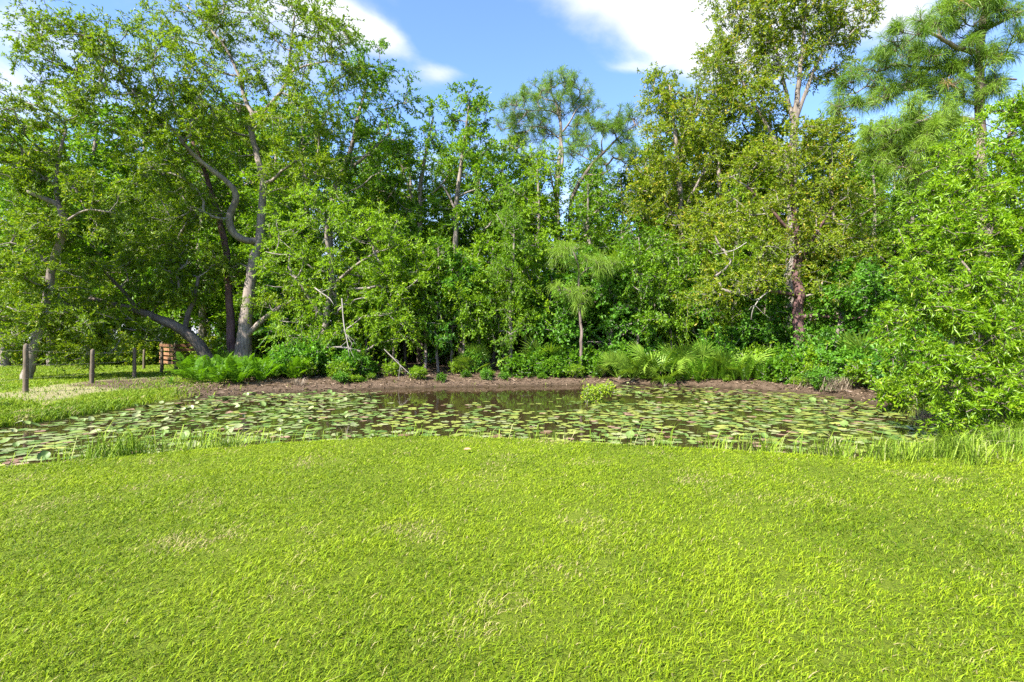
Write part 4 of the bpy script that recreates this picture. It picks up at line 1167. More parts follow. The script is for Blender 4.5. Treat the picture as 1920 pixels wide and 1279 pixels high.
# ------------------------------------------------------------------ shrubs
def proto_bush(name, seed, leaf, group, R=0.55, H=0.9, L=0.11, Wd=0.055, crad=0.26, spacing=0.24, gold_p=0.03, twigs=6, per=10, hang=0.1):
    rng = np.random.default_rng(seed)
    tr = [[(0, 0, -.06, .022), (0.03, 0, H * .3, .018), (0, .03, H * .6, .010)]]
    for k in range(5):
        a = k * 1.26 + rng.uniform(-.3, .3)
        tr.append([(0, 0, 0.02, .014), (math.cos(a) * R * .35, math.sin(a) * R * .35, H * .3, .011), (math.cos(a) * R * .7, math.sin(a) * R * .7, H * .55, .006)])
    bl = [(0, 0, H * .55, R * .8, R * .8, H * .42, .55)]
    for k in range(5):
        a = rng.uniform(0, 6.28)
        bl.append((math.cos(a) * R * .6, math.sin(a) * R * .6, H * rng.uniform(.3, .65), R * .45, R * .45, H * .28, rng.uniform(.3, .7)))
    return make_tree(name, 'bush', 'shrub', (0, 0, 0), tr, bl, leaf, 'bark', rng, group=group, spacing=spacing, crad=crad, sides=6, branch_r=0.004,
                     fol=dict(twigs=twigs, per=per, L=L, Wd=Wd, droop=.15, hang=hang, gold_p=gold_p, up=.4))


LANDMARKS = [(0, 'at the left edge'), (48, 'in line with the first fence post'), (110, 'between the first two posts'), (172, 'in line with the second fence post'), (252, 'in line with the third post'), (330, 'below the brown pen'),
             (400, 'below the leaning trunk'), (455, 'in line with the forked trunk'), (520, 'just right of the forked trunk'), (590, 'below the lime-green tree'), (650, 'below the dead hanging branch'), (725, 'right of the dead branch'), (810, 'in line with the sapling pair'),
             (866, 'below the leaning slim sapling'), (915, 'left of the straight pole tree'), (957, 'in line with the straight pole tree'), (1005, 'right of the pole tree'), (1050, 'in line with the tall pine'), (1090, 'below the young pine'), (1125, 'in line with the water sprout'),
             (1165, 'right of the water sprout'), (1198, 'below the pale grey pole'), (1240, 'right of the grey pole'), (1275, 'below the thin white stem'), (1330, 'below the left sword ferns'), (1390, 'below the middle sword ferns'), (1450, 'below the right sword ferns'), (1500, 'below the reddish trunk'),
             (1545, 'right of the reddish trunk'), (1590, 'below the dead grass'), (1650, 'right of the dead grass'), (1710, 'at the lime bush'), (1790, 'under the lime bush'), (1900, 'at the right edge')]


def landmark(px):
    return min(LANDMARKS, key=lambda t: abs(t[0] - px))[1]


rr = np.random.default_rng(77)
BANK = 'shrubs on the far bank'
bushes = {
    'r': proto_bush('leafy_shrub', 201, 'fern', BANK, L=0.12, Wd=0.075),
    'd': proto_bush('leafy_shrub', 202, 'deep', BANK, R=.7, H=1.2, L=0.13, Wd=0.075, crad=.3, spacing=.3),
    'y': proto_bush('leafy_shrub', 203, 'bright', BANK, R=.5, H=.8, L=0.12, Wd=0.05, gold_p=.1),
    'f': proto_bush('leafy_shrub', 204, 'far', 'pale bushes beyond the fence', R=1.1, H=1.7, L=0.20, Wd=0.09, crad=.42, spacing=.42, gold_p=.1),
}
bush_used = set()


def put_bush(key, px, Y, s, rot, label, group=None, sz=1.0):
    o = bushes[key] if key not in bush_used else copy_tree(bushes[key])
    bush_used.add(key)
    o.location = tuple(B(px, Y)); o.rotation_euler = (0, 0, rot); o.scale = (s, s, s * sz)
    o['label'] = label
    if group: o['group'] = group
    return o


for row in [
    ('r', 972, 22.6, 1.05, .2, 'round bright green shrub leftmost of those at the centre of the far bank'),
    ('r', 1008, 23.2, 1.25, 1.4, 'taller bright shrub just right of the leftmost round one on the far bank'),
    ('r', 1032, 22.5, .95, 2.2, 'low bright shrub in front of the taller one on the far bank'),
    ('r', 1068, 22.8, 1.15, 3.3, 'round bright shrub beneath the young pine'),
    ('r', 1105, 23.2, 1.35, 4.1, 'tall bright shrub right of the young pine'),
    ('r', 1132, 22.6, 1.0, 5.2, 'low round shrub left of the palmettos'),
    ('y', 1078, 22.2, .7, .6, 'small yellow-green shrub at the foot of the bank below the young pine'),
    ('d', 1060, 24.2, 1.3, 1.1, 'dark shrub hidden behind the round bright shrubs'),
    ('d', 1150, 23.4, 1.2, 3.0, 'dark shrub left behind the first palmetto fan'),
    ('y', 645, 20.6, .85, 2.0, 'bright yellow-green shrub on the red bank left of the water gap'),
    ('r', 690, 21.7, .8, 4.0, 'dark green round shrub on the red bank beneath the dead branch'),
    ('y', 735, 21.9, .75, 5.0, 'loose yellow-green shrub right of the dark one on the red bank'),
    ('r', 780, 22.3, .45, 1.0, 'tiny green shrub in front of the straight pair of saplings'),
    ('y', 862, 22.8, .7, 2.6, 'light green shrub at the foot of the leaning slim sapling'),
    ('d', 890, 23.2, .8, .9, 'dark green shrub left of the straight pole tree'),
    ('y', 912, 22.0, .4, 3.8, 'small weedy shrub at the water line in mid bank'),
    ('d', 545, 21.0, 1.0, .3, 'dark shrub at the right end of the fern clump'),
    ('d', 590, 21.4, 1.15, 2.4, 'dark shrub beneath the lime-green tree'),
    ('d', 640, 22.8, 1.2, 5.7, 'dark shrub in deep shade behind the yellow-green one'),
    ('d', 1500, 20.2, 1.0, 1.5, 'dark shrub in front of the stout reddish trunk'),
    ('y', 1535, 19.2, .9, 2.9, 'mixed green shrub right in front of the stout reddish trunk'),
    ('d', 1565, 19.0, 1.1, 4.6, 'dark shrub between the reddish trunk and the dead grass'),
    ('r', 1470, 19.6, 1.1, 3.6, 'glossy green shrub at the right end of the fern row'),
    ('y', 1600, 18.0, 1.0, .8, 'yellow-green shrub above the dead grass at the pond corner'),
    ('y', 1640, 16.6, 1.2, 5.4, 'loose green shrub above the right corner of the pond'),
    ('d', 1680, 15.0, 1.3, 2.2, 'dark shrub at the left foot of the lime bush'),
    ('y', 1700, 13.2, 1.1, 1.8, 'green shrub hanging over the water beside the lime bush'),
]:
    put_bush(*row)
for i, px in enumerate([545, 565, 610, 625, 668, 1145, 1172, 1215, 1240, 1268, 1300, 1345, 1392, 1420, 1452, 1482, 1512, 1528, 1552, 1585, 1612, 1630]):
    x0 = (px - 960) / FPX
    Yc = np.arange(14, 23, .1)
    Yb = float(Yc[np.argmax((pond_sd(x0 * Yc, Yc) > .9) & (Yc > 14.5))]) + rr.uniform(.2, 1.8)
    put_bush('dyrd'[i % 4], px + rr.uniform(-6, 6), Yb, rr.uniform(.75, 1.35), rr.uniform(0, 6), '%s shrub in the thicket on the far bank, %s' % (('dark', 'yellow-green', 'bright', 'deep green')[i % 4], landmark(px)), 'thicket shrubs on the far bank', rr.uniform(.8, 1.2))
BW = 'small weedy plants along the far water edge'
for i in range(44):
    px = 600 + 960 * rr.uniform(0, 1) ** .6
    x0 = (px - 960) / FPX
    Yc = np.arange(15, 23, .1)
    sdc = pond_sd(x0 * Yc, Yc)
    Yb = float(Yc[np.argmax((sdc > .25) & (Yc > 14.9))]) + rr.uniform(0, 1.0)
    put_bush('rydy'[i % 4], px, Yb, rr.uniform(.2, .62), rr.uniform(0, 6), 'small %s plant by the far water edge, %s' % (('bright green', 'yellow-green', 'dark green', 'lime')[i % 4], landmark(px)), BW, rr.uniform(.6, 1.1))
for px, Y, s, r, lab in [
    (15, 33, 1.1, .2, 'pale bush beyond the fence at the left edge'), (62, 32, 1.0, 1.5, 'pale bush seen just right of the nearest fence post'),
    (105, 33, 1.15, 2.7, 'pale bush between the first two fence posts'), (150, 32, 1.05, 4.0, 'pale bush just left of the second fence post'),
    (198, 32.5, 1.1, 5.1, 'sunlit bush just right of the second fence post'), (240, 32, 1.0, .9, 'sunlit bush behind the third fence post'),
    (285, 32.5, 1.1, 3.4, 'sunlit bush left of the brown wooden panel'), (335, 33, 1.2, 2.0, 'sunlit bush behind the brown wooden panel'), (395, 32, 1.2, .4, 'pale bush behind the leaning trunk base')]:
    put_bush('f', px, Y, s, r, lab)
# darker undergrowth deeper in the wood
UG = 'undergrowth bushes in the shade of the wood'
for i in range(34):
    px = 440 + i * 37 + rr.uniform(-14, 14)
    Y = rr.uniform(25.5, 30) + (2.5 if 740 < px < 1010 else 0)
    put_bush('f' if i % 3 == 0 else 'd', px, Y, rr.uniform(1.2, 2.0) * (.75 if i % 3 == 0 else 1), rr.uniform(0, 6), '%s undergrowth bush deep in the wood, %s' % ('pale' if i % 3 == 0 else 'dark', landmark(px)), UG, 1.3)

# ------------------------------------------------------------------ ferns
def frond_mesh(name, seed, L=0.95, pairs=15, arch=0.55, pinna=0.13):
    rng = np.random.default_rng(seed)
    lv = Leaves()
    t = np.linspace(0.12, 1.0, pairs)
    y = L * (0.75 * t - 0.12 * t ** 2); z = L * (1.05 * t - arch * t ** 2)
    p = np.stack([np.zeros(pairs), y, z], 1)
    d = nrm(np.gradient(p, axis=0))
    w = pinna * np.sin(np.pi * np.clip(t * 0.92 + 0.08, 0, 1)) ** 0.7 + 0.02
    for s in (-1, 1):
        dirs = nrm(np.stack([np.full(pairs, s * 1.0), np.zeros(pairs), np.zeros(pairs)], 1) + d * 0.45 + rng.normal(0, .1, (pairs, 3)))
        nor = nrm(np.cross(dirs, d) * s)
        lv.blades(p, dirs, nor, w * rng.uniform(.85, 1.1, pairs), np.full(pairs, L / pairs * .85), np.clip(rng.normal(.5, .15, pairs) + .2 * t, 0, 1), np.zeros(pairs), fold=.1, wide=.4)
    lv.blades(np.array([[0, 0, 0.0]]), nrm(np.array([[0, .72, 1.0]])), np.array([[0, -1.0, .6]]), np.array([L * .95]), np.array([.012]), np.array([.3]), np.array([0.]))
    return mesh_np(name, np.concatenate(lv.v), np.concatenate(lv.f), 3, M['fern'], {'tint': np.concatenate(lv.t), 'gold': np.concatenate(lv.g)})


FR = [frond_mesh('fern_frond', 301, arch=.62), frond_mesh('fern_frond', 302, arch=.42, L=1.0), frond_mesh('sword_frond', 303, arch=.22, L=1.0, pinna=.07, pairs=20)]


def fern(px, Y, s, label, group, upright=False, n=13):
    b = B(px, Y)
    root = empty('fern_clump', tuple(b), label, 'fern', group)
    for k in range(n):
        o = link('frond', FR[2] if upright else FR[int(rr.integers(0, 2))], root)
        a = k * 2.399 + rr.uniform(-.3, .3)
        tilt = rr.uniform(.12, .5) if upright else rr.uniform(-.35, .25)
        o.rotation_euler = (-tilt if not upright else tilt * .9 - .15, rr.uniform(-.15, .15), a)
        f = s * rr.uniform(.7, 1.1)
        o.scale = (f, f, f)
        o.location = (rr.normal(0, .05), rr.normal(0, .05), -.02)


FG = 'ferns heaped at the foot of the forked trunk'
ORD = ('first', 'second', 'third', 'fourth', 'fifth', 'sixth', 'seventh', 'eighth', 'ninth', 'tenth', 'eleventh')


def fern_row(y_):
    return 'front' if y_ < 19.5 else ('middle' if y_ < 21 else 'back')


FERNS = [(352, 19.6), (372, 18.6), (390, 19.8), (408, 18.2), (425, 19.2), (445, 18.4), (362, 21.0), (388, 21.6), (415, 20.8), (440, 20.4), (462, 19.4), (478, 20.6), (455, 21.8), (430, 22.4), (488, 19.0), (500, 21.6),
         (512, 20.2), (535, 20.8), (552, 20.0), (522, 22.0), (570, 20.8)]
for i, (px, Y) in enumerate(FERNS):
    s = rr.uniform(.95, 1.35)
    lab = '%s fern from the left in the %s of the mound below the forked trunk' % (ORD[sorted(p_ for p_, y_ in FERNS if fern_row(y_) == fern_row(Y)).index(px)], fern_row(Y))
    fern(px, Y, s, lab, FG, n=22)
SG = 'sword ferns along the right part of the far bank'
for i in range(22):
    px = 1285 + (i % 11) * 19 + rr.uniform(-6, 6)
    Y = (21.25 if i < 11 else 21.9) - (px - 1262) / 220 * 1.4 + rr.uniform(-.2, .2)
    fern(px, Y, rr.uniform(.8, 1.05), '%s upright sword fern from the palmettos in the %s row' % (('first', 'second', 'third', 'fourth', 'fifth', 'sixth', 'seventh', 'eighth', 'ninth', 'tenth', 'eleventh')[i % 11], 'front' if i < 11 else 'back'), SG, True, 12)
for px, Y, s, lab in [(640, 20.2, .6, 'single bright fern on the red bank near the floating pads'), (1205, 21.8, .55, 'low fern at the water line below the palmettos'), (1255, 21.2, .5, 'small fern touching the water left of the sword ferns'),
                      (1160, 22.3, .5, 'little fern left of the palmettos at the water line'), (320, 18.2, .45, 'low fern on the left bank beside the red mulch')]:
    fern(px, Y, s, lab, 'single ferns on the banks')

# ------------------------------------------------------------------ palmettos
def fan_mesh(name, seed, pet=0.6, R=0.55, n=20, mat='palm', spread=2.0):
    rng = np.random.default_rng(seed)
    lv = Leaves()
    a = np.linspace(-spread, spread, n) + rng.normal(0, .03, n)
    hub = np.array([0, 0.12, pet])
    dirs = nrm(np.stack([np.sin(a), np.full(n, .28), np.cos(a)], 1))
    Ls = R * (0.75 + 0.25 * np.cos(a * .6)) * rng.uniform(.9, 1.08, n)
    lv.blades(np.repeat(hub[None], n, 0), dirs, nrm(np.stack([np.zeros(n), np.full(n, -1.0), np.full(n, .3)], 1)), Ls, np.full(n, .05), np.clip(rng.normal(.55, .15, n), 0, 1), np.zeros(n), fold=.25, wide=.55)
    lv.blades(np.array([[0, 0, 0.0], [0, 0, 0.0]]), nrm(np.array([[0, .12, pet], [0, .12, pet]])), np.array([[0, -1, .1], [1.0, 0, 0]]), np.array([pet * 1.05] * 2), np.array([.028, .028]), np.array([.5, .5]), np.array([0., 0.]), wide=.3)
    return mesh_np(name, np.concatenate(lv.v), np.concatenate(lv.f), 3, M[mat], {'tint': np.concatenate(lv.t), 'gold': np.concatenate(lv.g)})


FAN = [fan_mesh('palmetto_fan', 401), fan_mesh('palmetto_fan', 402, pet=.75, R=.6, n=22), fan_mesh('dead_fan', 403, pet=.5, R=.5, mat='palmdead', spread=1.4)]


def palmetto(px, Y, s, label, n=10, lift=0.0, dead=1):
    b = B(px, Y - (.9 if 1150 < px < 1400 else 0))
    root = empty('palmetto', tuple(b + np.array([0, 0, lift])), label, 'palmetto', 'palmettos under the trees')
    T = Tubes(); T.add(np.array([[0, 0, -.1 - lift], [0.05, .02, .05], [.1, .03, .12]]), [.07, .07, .05], 7, rough=.2)
    T.build('stem', M['barkdark'], root)
    for k in range(n):
        o = link('frond', FAN[2] if k < dead else FAN[int(rr.integers(0, 2))], root)
        o.rotation_euler = (-(rr.uniform(.15, .95) if k >= dead else 1.6), rr.uniform(-.2, .2), k * 2.399 + rr.uniform(-.3, .3))
        f = 1.22 * s * rr.uniform(.75, 1.15); o.scale = (f, f, f)


for row in [(1160, 22.9, 1.0, 'palmetto fan clump leftmost under the pale grey pole'), (1185, 22.6, 1.1, 'light palmetto just left of the pale grey pole'), (1228, 22.7, 1.15, 'palmetto with raised fans right of the pale grey pole'),
            (1245, 21.9, 1.0, 'low palmetto with drooping fans near the water'), (1278, 22.8, 1.15, 'palmetto at the foot of the thin white stem'), (1318, 22.4, 1.1, 'palmetto behind the left half of the sword ferns'),
            (1355, 22.0, 1.1, 'palmetto behind the right half of the sword ferns'), (1385, 21.8, 1.0, 'palmetto at the right end of the palmetto bank'), (1016, 24.2, 1.35, 'dark palmetto standing tall behind the leftmost round shrub'),
            (880, 22.9, .9, 'small palmetto right of the leaning slim sapling'), (900, 23.6, 1.0, 'palmetto in shade left of the straight pole tree'), (1620, 18.6, 1.2, 'dark spiky palmetto right of the stout reddish trunk'),
            (1560, 20.6, 1.2, 'palmetto in deep shade beside the stout reddish trunk'), (1640, 17.8, 1.1, 'palmetto with a spiky fan near the right corner of the pond'), (430, 24.6, 1.0, 'palmetto in shade behind the forked trunk')]:
    palmetto(*row)
palmetto(1540, 19.8, .8, 'palmetto with brown dead fans low beside the reddish trunk', 9, 0, 4)


def cabbage_palm():
    b = B(1150, 26)
    root = empty('cabbage_palm', tuple(b), 'cabbage palm with brown dead skirt half hidden in the middle of the wood', 'palm tree')
    T = Tubes(); T.add(np.array([[0, 0, -.1], [.05, 0, 1.5], [-.05, .05, 3.2], [-.3, 0, 4.6]]), [.20, .17, .17, .16], 10, rough=.1)
    T.build('trunk', M['barkdark'], root)
    for k in range(22):
        dead = k < 9
        o = link('dead_frond' if dead else 'frond', FAN[2] if dead else FAN[k % 2], root)
        o.location = (-.3, 0, 4.3 if dead else 4.65)
        o.rotation_euler = (-(rr.uniform(2.3, 2.9) if dead else rr.uniform(.2, 1.7)), 0, k * 2.399)
        f = (1.3 if dead else 1.9) * rr.uniform(.85, 1.1); o.scale = (f, f, f)


cabbage_palm()

# ------------------------------------------------------------------ fence and wooden panel
fence_posts = [(-13.4, 11.6, 1.35), (W(48, 735, 15.0)[0], 15.0, 1.38), (W(172, 718, 18.3)[0], 18.3, 1.17), (W(252, 708, 21.0)[0], 21.0, 1.18), (W(303, 700, 24.0)[0], 24.0, 1.15)]
froot = empty('wire_fence', (fence_posts[1][0], fence_posts[1][1], gz(*fence_posts[1][:2])), 'weathered round-post wire fence along the left lawn', 'fence')
fo = np.array(froot.location)
tops = []
for i, (x, y, h) in enumerate(fence_posts):
    z = gz(x, y); r = np.random.default_rng(500 + i)
    lean = r.normal(0, .02, 2) + np.array([.03, 0])
    pts = np.array([[x, y, z - .25], [x, y, z], [x + lean[0] * .5, y + lean[1] * .5, z + h * .5], [x + lean[0], y + lean[1], z + h]]) - fo
    T = Tubes(); T.add(smooth_path(pts, .15), np.linspace(.075, .062, len(smooth_path(pts, .15))), 10, rough=.07, rng=r)
    T.build('post', M['post'], froot)
    tops.append((np.array([x, y, z]) - fo, h))
for f in (.3, .6, .9):
    p = []
    for i in range(len(tops)):
        a, h = tops[i]
        p.append(a + np.array([.07, 0, h * f]))
        if i < len(tops) - 1:
            c, h2 = tops[i + 1]
            p.append((a + c) / 2 + np.array([.07, 0, (h + h2) / 2 * f - .02]))
    T = Tubes(); T.add(np.array(p), np.full(len(p), .002), 4)
    T.build('wire', M['wire'], froot)
# lone far post
x, y = W(270, 690, 27.5)[0], 27.5
T = Tubes(); T.add(np.array([[0, 0, -.2], [0, 0, .6], [.02, 0, 1.05]]), [.07, .065, .06], 9, rough=.06)
o = T.build('fence_post', M['post']); o.location = (x, y, gz(x, y))
tag(o, 'single dark post standing alone on the lawn left of the brown panel', 'post')


def box(name, mat, parent, c, u, L, h, t):
    """board centred at c, length L along unit u (horizontal), height h, thickness t, edges slightly chamfered"""
    u = np.array([u[0], u[1], 0.0]); n = np.array([-u[1], u[0], 0.0]); k = np.array([0, 0, 1.0])
    e = min(h, t) * .12
    v = []
    for sx in (-1, 1):
        for (b_, c_) in ((-1, -1 + 2 * e / t), (-1 + 2 * e / h, -1), (1 - 2 * e / h, -1), (1, -1 + 2 * e / t), (1, 1 - 2 * e / t), (1 - 2 * e / h, 1), (-1 + 2 * e / h, 1), (-1, 1 - 2 * e / t)):
            v.append(c + u * sx * L / 2 + k * b_ * h / 2 + n * c_ * t / 2)
    f = [list(range(8))[::-1], list(range(8, 16))] + [[i, (i + 1) % 8, 8 + (i + 1) % 8, 8 + i] for i in range(8)]
    me = bpy.data.meshes.new(name); me.from_pydata([tuple(q_) for q_ in v], [], f); me.materials.append(mat); me.update()
    return link(name, me, parent)


def panel():
    pts = [W(304, 690, 26.6)[:2], W(330, 690, 24.6)[:2], W(376, 690, 25.2)[:2]]
    z0 = gz(*pts[1])
    root = empty('wooden_pen', (pts[1][0], pts[1][1], z0), 'small brown plank pen behind the leaning trunk beyond the fence', 'pen')
    og = np.array(root.location)
    for i, p in enumerate(pts):
        T = Tubes(); zz = gz(*p)
        T.add(np.array([[p[0], p[1], zz - .2], [p[0], p[1], zz + .7], [p[0], p[1], zz + 1.40]]) - og, [.085, .08, .08], 8, rough=.05)
        T.build('post', M['post'], root)
    for a, b_ in ((0, 1), (1, 2)):
        d = pts[b_] - pts[a]; L = np.linalg.norm(d); u = d / L; nn = np.array([u[1], -u[0]])
        for k in range(5):
            if (a == 1 and k == 2):
                continue
            c = np.array([*((pts[a] + pts[b_]) / 2 + nn * .10), z0 + .45 + k * .21]) - og
            pl = box('plank', M['plank'], root, c, u, L + .05, .14, .03)
            pl.rotation_euler = (0, rr.normal(0, .004), 0)


panel()

# ------------------------------------------------------------------ lily pads
def pad_mesh(name, seed, mat, raised=False):
    rng = np.random.default_rng(seed)
    n = 15
    a = np.linspace(math.radians(14), math.radians(346), n)
    r = 1.0 + rng.normal(0, .025, n)
    x = r * np.cos(a) * 1.12 - .12; y = r * np.sin(a) * .95
    z = 0.02 * np.sin(a * 3 + rng.uniform(0, 6)) + 0.015 * rng.standard_normal(n)
    if raised:
        z = np.abs(y) * rng.uniform(.25, .6) + .12 * x * x
    else:
        k = rng.integers(0, n); z[k] += rng.uniform(0, .14)
        z = np.maximum(z, -.01)
    rim = np.stack([x, y, z], 1)
    inner = rim * np.array([.5, .5, .35]); inner[:, 2] += .01
    c = np.array([[.08, 0, .012]])
    v = np.concatenate([rim, inner, c])
    f = []
    for i in range(n - 1):
        f += [[i, i + 1, n + i + 1, n + i], [n + i, n + i + 1, 2 * n]]
    me = bpy.data.meshes.new(name)
    me.from_pydata([tuple(q_) for q_ in v], [], f)
    for p in me.polygons: p.use_smooth = True
    me.materials.append(M[mat]); me.update()
    return me


PADC = [('green', 'pad_green'), ('yellow-green', 'pad_yellow'), ('pale', 'pad_pale'), ('browning', 'pad_brown')]
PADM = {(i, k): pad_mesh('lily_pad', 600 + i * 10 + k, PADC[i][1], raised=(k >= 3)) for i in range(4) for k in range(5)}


def pads():
    rng = np.random.default_rng(66)
    n = 90000
    x = rng.uniform(-12.5, 11, n); y = rng.uniform(6.2, 21.5, n)
    sd = pond_sd(x, y)
    px = 960 + x / y * FPX; py = 640 + (CAM_H - WATER_Z) / y * FPX
    d = np.zeros(n)
    def reg(x0, x1, y0, y1, v, soft=25):
        w = sstep(x0 - soft, x0 + soft, px) * sstep(x1 + soft, x1 - soft, px) * sstep(y0 - 5, y0 + 5, py) * sstep(y1 + 5, y1 - 5, py)
        return w * v
    for a in ((-200, 700, 738, 880, 1.0), (690, 1150, 771, 832, .75), (690, 1000, 756, 772, .15), (1140, 1420, 722, 744, .40), (1300, 1700, 738, 760, .9), (1120, 1850, 756, 832, .95), (1150, 1700, 828, 850, .35), (690, 1150, 828, 850, .12), (1000, 1250, 750, 762, .06)):
        d = np.maximum(d, reg(*a))
    d *= np.clip(.70 + 1.1 * wob(x * 1.3, y * 1.3, 5), .08, 1)
    ok = (sd < -.12) & (rng.uniform(0, 1, n) < d)
    x, y, px, py = x[ok], y[ok], px[ok], py[ok]
    rad = rng.uniform(.055, .125, len(x)) * (1 + .2 * (rng.uniform(0, 1, len(x)) > .9))
    keep = []
    cell = {}
    for i in range(len(x)):
        cx, cy = int(x[i] / .36), int(y[i] / .36)
        bad = False
        for ax in (-1, 0, 1):
            for ay in (-1, 0, 1):
                for j in cell.get((cx + ax, cy + ay), ()):
                    if (x[i] - x[j]) ** 2 + (y[i] - y[j]) ** 2 < (.72 * (rad[i] + rad[j])) ** 2:
                        bad = True; break
                if bad: break
            if bad: break
        if not bad:
            keep.append(i); cell.setdefault((cx, cy), []).append(i)
        if len(keep) >= 3200: break
    k = np.array(keep); x, y, px, py, rad = x[k], y[k], px[k], py[k], rad[k]
    N_ = len(k)
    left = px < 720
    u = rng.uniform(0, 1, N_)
    colr = np.where(left, np.where(u < .50, 0, np.where(u < .62, 1, np.where(u < .95, 2, 3))), np.where(u < .34, 0, np.where(u < .76, 1, np.where(u < .92, 2, 3))))  # left bed greyer and less yellow: tree shade put into the pad colours
    raised = rng.uniform(0, 1, N_) < np.where(left, .15, .05)
    var = np.where(raised, 3 + rng.integers(0, 2, N_), rng.integers(0, 3, N_))
    rot = rng.uniform(0, 6.28, N_)
    tilt = np.where(raised, rng.uniform(.15, .7, N_), rng.normal(0, .02, N_))
    roll = np.where(raised, rng.normal(0, .3, N_), rng.normal(0, .02, N_))
    rad = np.where(raised, rad * .72, rad)
    colr = np.where(raised & ((colr == 1) | (colr == 3)), 0, colr)
    zz = WATER_Z + np.where(raised, rng.uniform(.02, .10, N_), rng.uniform(.004, .012, N_))
    score = rad ** 2 / y ** 3 * ((px > -5) & (px < 1925))
    top = set(np.argsort(-score)[:300].tolist())
    from mathutils import Euler, Matrix
    rest_v, rest_f, nv, mats = [], [], 0, []
    for i in range(N_):
        e = Euler((float(roll[i]), float(tilt[i]), float(rot[i])), 'XYZ')
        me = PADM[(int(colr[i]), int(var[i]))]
        if i in top:
            where = 'in the left bed' if px[i] < 640 else ('in the middle stretch' if px[i] < 1130 else 'in the crowded right bed')
            row_ = 'near the grassy shore' if y[i] < 10.6 else ('midway across the pond' if y[i] < 13.5 else 'towards the far bank')
            pose = 'raised lily pad' if raised[i] else 'flat lily pad'
            o = link('lily_pad', me)
            o.location = (x[i], y[i], zz[i]); o.rotation_euler = e; o.scale = (rad[i],) * 3
            tag(o, '%s %s%s %s, %s' % (PADC[colr[i]][0], 'large ' if rad[i] > .105 else ('small ' if rad[i] < .08 else ''), pose, row_, landmark(px[i])), 'lily pad', 'lily pads floating on the pond')
        else:
            v = np.array([w_.co for w_ in me.vertices]) * rad[i] @ np.array(e.to_matrix()).T + np.array([x[i], y[i], zz[i]])
            for p in me.polygons:
                rest_f.append([q_ + nv for q_ in p.vertices]); mats.append(int(colr[i]))
            rest_v.append(v); nv += len(v)
    me = bpy.data.meshes.new('distant_lily_pads')
    me.from_pydata(np.concatenate(rest_v).tolist(), [], rest_f)
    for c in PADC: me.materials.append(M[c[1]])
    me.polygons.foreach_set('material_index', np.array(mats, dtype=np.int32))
    me.polygons.foreach_set('use_smooth', np.ones(len(rest_f), dtype=bool)); me.update()
    tag(link('distant_lily_pads', me), 'smaller lily pads crowding the farther water of the pond', 'lily pads', kind='stuff')


pads()


# sprout growing out of the water
def sprout():
    b = W(1122, 757, 15.2); b[2] = WATER_Z
    rng = np.random.default_rng(91)
    tr = [[(0, 0, -.1, .012), (.02, 0, .12, .010), (-.02, 0, .25, .006)], [(0, 0, 0, .008), (-.15, 0, .2, .006), (-.26, 0, .36, .004)], [(0, 0, 0, .008), (.15, .05, .22, .006), (.28, .05, .42, .004)]]
    bl = [(-.22, 0, .34, .16, .15, .14, .6), (.05, 0, .32, .18, .16, .16, .7), (.26, 0, .44, .16, .14, .12, .75), (-.02, -.05, .14, .15, .12, .1, .5), (-.3, 0, .18, .12, .1, .1, .5)]
    make_tree('water_sprout', 'small yellow-green leafy sprout standing alone in the open pond water', 'plant', tuple(b), tr, bl, 'sprout', 'bark', rng, spacing=.085, crad=.16, sides=5, branch_r=.003,
              fol=dict(twigs=5, per=6, L=.09, Wd=.028, droop=.2, hang=.2, gold_p=.08, up=.3))


sprout()


# ------------------------------------------------------------------ grasses
def blades_mesh(pos, yaw, h, w, lean, curve, tint, gold):
    """3-triangle curved blades"""
    n = len(pos)
    d = np.stack([np.cos(yaw), np.sin(yaw), np.zeros(n)], 1)
    sd_ = np.stack([-np.sin(yaw + .6), np.cos(yaw + .6), np.zeros(n)], 1)
    up = np.array([0, 0, 1.0])
    m_ = pos + d * (h * lean * .5)[:, None] + up * (h * .62)[:, None]
    t_ = pos + d * (h * (lean + curve))[:, None] + up * (h * (1.0 - .55 * curve))[:, None]
    v = np.stack([pos - sd_ * (w * .5)[:, None], pos + sd_ * (w * .5)[:, None], m_ - sd_ * (w * .42)[:, None], m_ + sd_ * (w * .42)[:, None], t_], 1).reshape(-1, 3)
    k = np.arange(n)[:, None] * 5
    f = np.stack([k + np.array([[0, 1, 3]]), k + np.array([[0, 3, 2]]), k + np.array([[2, 3, 4]])], 1).reshape(-1, 3)
    return v, f, np.repeat(tint, 5), np.repeat(gold, 5)


def grass_object(name, label, mat, pos, yaw, h, w, lean, curve, tint, gold):
    v, f, t, g = blades_mesh(pos, yaw, h, w, lean, curve, tint, gold)
    me = mesh_np(name, v, f, 3, M[mat], {'tint': t, 'gold': g})
    return tag(link(name, me), label, 'grass', kind='stuff')


